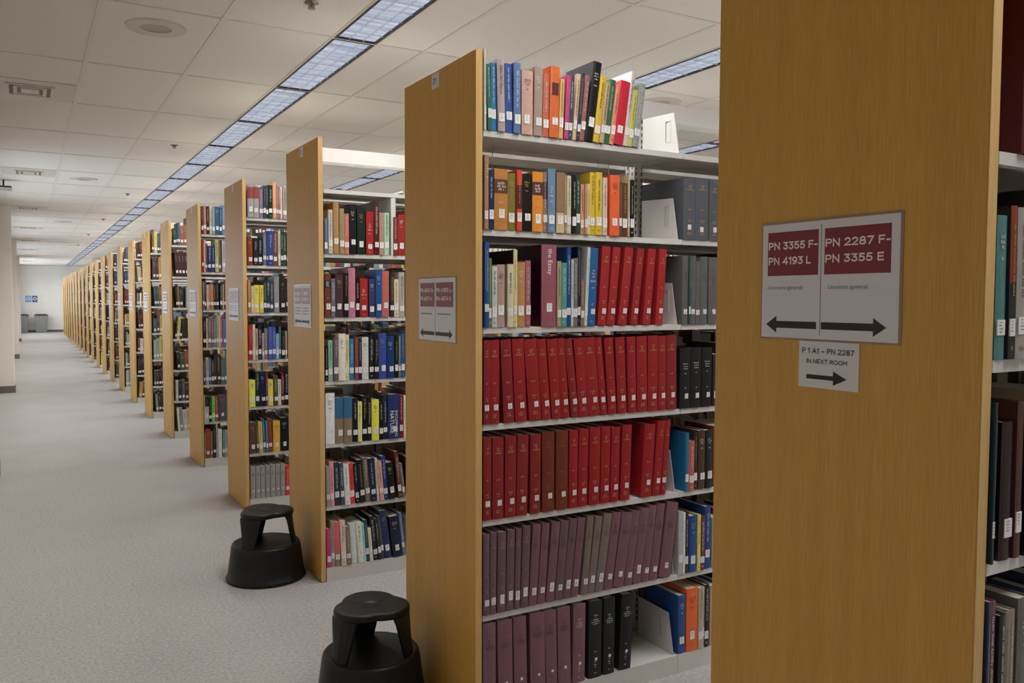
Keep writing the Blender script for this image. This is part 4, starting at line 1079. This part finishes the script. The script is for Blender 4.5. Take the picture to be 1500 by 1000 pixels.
# the remaining, uncountable books: one object, quads coloured by an attribute
class Mass:
    def __init__(s):
        s.v, s.f, s.c = [], [], []
    def book(s, x, w, h, d, y, sgn, z, lean, col, lab=True):
        def T(px, py, pz):
            return (x + px + lean * pz, y + sgn * py, z + pz)
        o = len(s.v)
        s.v += [T(0, 0, 0), T(w, 0, 0), T(w, d, 0), T(0, d, 0), T(0, 0, h), T(w, 0, h), T(w, d, h), T(0, d, h)]
        s.f += [(o, o + 1, o + 5, o + 4), (o + 1, o + 2, o + 6, o + 5), (o + 2, o + 3, o + 7, o + 6), (o + 3, o, o + 4, o + 7), (o + 4, o + 5, o + 6, o + 7)]
        pgc = (0.62, 0.56, 0.46, 1)
        s.c += [col, col, pgc, col, pgc]
        if lab:
            o = len(s.v)
            lw, lz = min(w * 0.8, 0.02), h * 0.15
            s.v += [T(w / 2 - lw / 2, -0.0006, lz), T(w / 2 + lw / 2, -0.0006, lz), T(w / 2 + lw / 2, -0.0006, lz + 0.028), T(w / 2 - lw / 2, -0.0006, lz + 0.028)]
            s.f += [(o, o + 1, o + 2, o + 3)]; s.c += [(0.78, 0.77, 0.75, 1)]
            if w > 0.022:
                o = len(s.v)
                za, zb = h * 0.62, h * 0.86
                s.v += [T(w * 0.42, -0.0005, za), T(w * 0.55, -0.0005, za), T(w * 0.55, -0.0005, zb), T(w * 0.42, -0.0005, zb)]
                s.f += [(o, o + 1, o + 2, o + 3)]; s.c += [tuple(v * 0.6 + 0.22 for v in col[:3]) + (1,) if sum(col[:3]) < 0.6 else tuple(v * 0.45 for v in col[:3]) + (1,)]
    def build(s, name):
        me = bpy.data.meshes.new(name)
        me.from_pydata(s.v, [], s.f)
        at = me.attributes.new('cover', 'FLOAT_COLOR', 'FACE')
        at.data.foreach_set('color', [t for c in s.c for t in c])
        me.materials.append(M['far_books'])
        return obj(name, me)
BOOKCOL = [tuple(srgb(v / 255) for v in c) + (1.0,) for c in ((34, 38, 46), (44, 55, 78), (60, 36, 33), (96, 32, 34), (122, 36, 38), (118, 90, 58), (190, 172, 142), (208, 200, 184), (74, 86, 62), (38, 62, 46), (56, 88, 108), (62, 84, 128),
           (140, 140, 136), (88, 88, 90), (150, 82, 52), (176, 140, 74), (198, 184, 104), (146, 90, 88), (86, 60, 74), (28, 28, 30), (30, 33, 38), (76, 54, 40), (150, 162, 156), (190, 156, 130), (58, 78, 104), (106, 130, 156), (110, 46, 54), (216, 210, 200), (104, 72, 60), (64, 30, 34))]
mass = Mass()
rn = random.Random(31)
for k in range(-1, NB):
    nb = BAYS.get(k, 2 if k < 8 else 1)
    xmax = X0 + nb * BAY
    for r in range(7):
        z = shelf_z(r) + 0.0006
        for face in (0, 1):
            if face == 1 and k > 14:
                continue
            if face == 0:
                x = FILLED.get((k, r), X0 + 0.012)
                x += 0.008
            else:
                x = X0 + 0.014
            if k == 0 and face == 0:
                if r == 0: x = X0 + 2 * BAY
                elif r in (1, 2, 3, 4, 5, 6): x = max(x, X0 + BAY + 0.012)
            if (k == 1 and r == 0) or (k == 0 and r == 0 and face == 1):
                continue
            end = xmax - 0.02
            while x < end:
                # change of set, a leaning run, or a gap at the end of a bay
                theme = rn.random()
                run = rn.randint(3, 9)
                setcol = rn.choice(BOOKCOL) if theme < 0.16 else None
                seth = rn.uniform(0.2, 0.26)
                lean = rn.choice((0, 0, 0, 0, -0.06, 0.08)) if k > 0 else 0
                if lean < 0: x += 0.02
                for _ in range(run):
                    w = rn.uniform(0.014, 0.044) if setcol is None else rn.uniform(0.026, 0.036)
                    h = seth + (rn.uniform(-0.035, 0.035) if setcol is None else 0.001)
                    h = min(h, DZ - 0.028)
                    b = int((x - X0) / BAY)
                    be = X0 + (b + 1) * BAY - 0.02
                    if x + w > be:
                        x = X0 + (b + 1) * BAY + 0.01
                        break
                    if x + w > end: break
                    col = setcol or rn.choice(BOOKCOL)
                    v = rn.uniform(0.85, 1.15)
                    col = tuple(min(0.85, c * v) for c in col[:3]) + (1,)
                    if lean > 0 and x + w + lean * h > be: lean = 0
                    if lean < 0 and (x + lean * h < X0 + b * BAY + 0.004): lean = 0
                    mass.book(x, w, h, h * 0.68, row_y(k) - 0.004 + rn.uniform(0, 0.006) if face == 0 else row_y(k) + W + 0.004, 1 if face == 0 else -1, z, lean, col)
                    x += w + 0.0006
                if lean: x += 0.024
                if rn.random() < 0.10: x += rn.uniform(0.02, 0.10)
                if x >= end - 0.01: break
mo = mass.build('more_books')
mo['kind'] = 'stuff'
mo['label'] = 'all the other books filling the farther and rear shelves'

# ---------------------------------------------------------------- step stools
def lobe(th, n0, amp):
    return 1 + amp * math.cos(3 * (th - n0))
def make_stool(x, y, a0, label):
    r = bpy.data.objects.new('step_stool', None); COL.objects.link(r)
    r.location = (x, y, 0)
    tag(r, label, 'step stool', 'black step stools')
    base = MB().lathe([(0.197, 0.0), (0.203, 0.004), (0.203, 0.017), (0.1965, 0.021), (0.186, 0.10), (0.1765, 0.172), (0.174, 0.182), (0.168, 0.1885), (0.160, 0.1895), (0.152, 0.187), (0.10, 0.183), (0.02, 0.180)], 72)
    o = obj('drum_base', base.mesh('drum_base', M['rubber'], True), r)
    def rf(th, rr, i):
        ph = (th - a0 + PI / 3) % (2 * PI / 3) - PI / 3
        e = 0.044
        full = e * math.cos(ph) + math.sqrt(0.098 ** 2 - (e * math.sin(ph)) ** 2)
        f_ = min(1.0, rr / 0.126)
        return rr * (1 + (full / 0.141 - 1) * f_ * f_)
    seat = MB().lathe([(0.130, 0.333), (0.138, 0.334), (0.142, 0.338), (0.142, 0.352), (0.138, 0.3585), (0.131, 0.360), (0.10, 0.3588), (0.05, 0.357), (0.01, 0.3565)], 120, rf)
    so = obj('seat', seat.mesh('seat', M['rubber'], True), r)
    obj('seat_boss', MB().lathe([(0.034, 0.3560), (0.033, 0.3582), (0.030, 0.3582), (0.029, 0.3574)], 40).mesh('seat_boss', M['rubber'], True), so)
    for i in range(3):
        tn = a0 + (i + 0.5) * 2 * PI / 3
        sm = MB().tube((0.036 * math.cos(tn), 0.036 * math.sin(tn), 0.3568), (0.108 * math.cos(tn), 0.108 * math.sin(tn), 0.3585), 0.0012, 6)
        obj('seat_seam', sm.mesh('seat_seam', M['rubber']), so)
        th = a0 + i * 2 * PI / 3
        e = Vector((math.cos(th), math.sin(th), 0)); tan = Vector((-math.sin(th), math.cos(th), 0))
        q = MB()
        rings = []
        for z, rad, hw, tk in ((0.335, 0.124, 0.066, 0.022), (0.31, 0.128, 0.062, 0.016), (0.25, 0.135, 0.050, 0.013), (0.20, 0.144, 0.040, 0.013), (0.178, 0.150, 0.036, 0.016)):
            ring_ = []
            for s in (-1, -0.6, 0, 0.6, 1):
                bulge = 0.010 * (1 - s * s)
                ring_.append(e * (rad + bulge) + tan * hw * s + Vector((0, 0, z)))
            for s in (1, 0.6, 0, -0.6, -1):
                bulge = 0.010 * (1 - s * s)
                ring_.append(e * (rad + bulge - tk) + tan * hw * s * 0.93 + Vector((0, 0, z)))
            rings.append(ring_)
        vs = [p for rr in rings for p in rr]
        n = 10
        fs = [(i_ * n + j, i_ * n + (j + 1) % n, (i_ + 1) * n + (j + 1) % n, (i_ + 1) * n + j) for i_ in range(len(rings) - 1) for j in range(n)]
        fs += [tuple(range(n)), tuple(range((len(rings) - 1) * n, len(rings) * n))]
        q.add(vs, fs)
        me = q.mesh('leg', M['rubber']); fix_normals(me)
        lo = obj('leg', me, r)
        bevel(lo, 0.003, 2, 50)
    return r
make_stool(-0.228, 0.385, math.radians(100 - 20.7), 'black plastic three-legged step stool beside the oak panel numbered 31')
make_stool(-0.222, 1.960, math.radians(112 - 13.5), 'black plastic step stool standing before the panel right behind number 31')

# ---------------------------------------------------------------- far end of the corridor
def make_bin(x, label):
    r = bpy.data.objects.new('waste_bin', None); COL.objects.link(r); r.location = (x, 39.0, 0)
    tag(r, label, 'waste bin', 'grey waste bins')
    a, b = 0.205, 0.25
    vs = [(-a, -a * 0.8, 0), (a, -a * 0.8, 0), (a, a * 0.8, 0), (-a, a * 0.8, 0), (-b, -b * 0.8, 0.74), (b, -b * 0.8, 0.74), (b, b * 0.8, 0.74), (-b, b * 0.8, 0.74)]
    q = MB(); q.add(vs, [(3, 2, 1, 0), (4, 5, 6, 7), (0, 1, 5, 4), (1, 2, 6, 5), (2, 3, 7, 6), (3, 0, 4, 7)])
    bevel(obj('bin_body', q.mesh('bin_body', M['bin']), r), 0.02)
    l = MB(); l.box(-b - 0.015, b + 0.015, -b * 0.8 - 0.015, b * 0.8 + 0.015, 0.735, 0.775); l.box(-b * 0.8, b * 0.8, -b * 0.6, b * 0.6, 0.775, 0.80)
    bevel(obj('bin_lid', l.mesh('bin_lid', M['dark_metal']), r), 0.008)
make_bin(-0.765, 'grey waste bin with black lid standing free by the far wall')
make_bin(-1.48, 'grey waste bin with black lid half hidden behind the last column')
for x0, x1, mt, lb in ((-1.335, -1.111, 'poster_blue', 'light blue poster with white emblem on the far wall'), (-1.079, -0.880, 'poster_navy', 'navy blue poster with white emblem on the far wall')):
    po = obj('poster', MB().box(x0, x1, Y_END - 0.004, Y_END, 1.307, 1.587).mesh('poster', M[mt]))
    tag(po, lb, 'poster', 'far wall posters')
    q = MB()
    cx, cz = (x0 + x1) / 2, 1.455
    for s in range(3):
        a0 = math.radians(90 + 120 * s)
        c_, s_ = math.cos(a0), math.sin(a0)
        def R(p):
            return (cx + p[0] * c_ - p[1] * s_, Y_END - 0.005, cz + p[0] * s_ + p[1] * c_)
        for poly in ([(-0.035, -0.06), (-0.035, 0.02), (-0.062, 0.02), (-0.062, -0.075)], [(-0.075, 0.02), (-0.022, 0.02), (-0.048, 0.06)]):
            q.add([R(p) for p in poly], [tuple(range(len(poly)))])
    obj('emblem', q.mesh('emblem', M['label']), po)
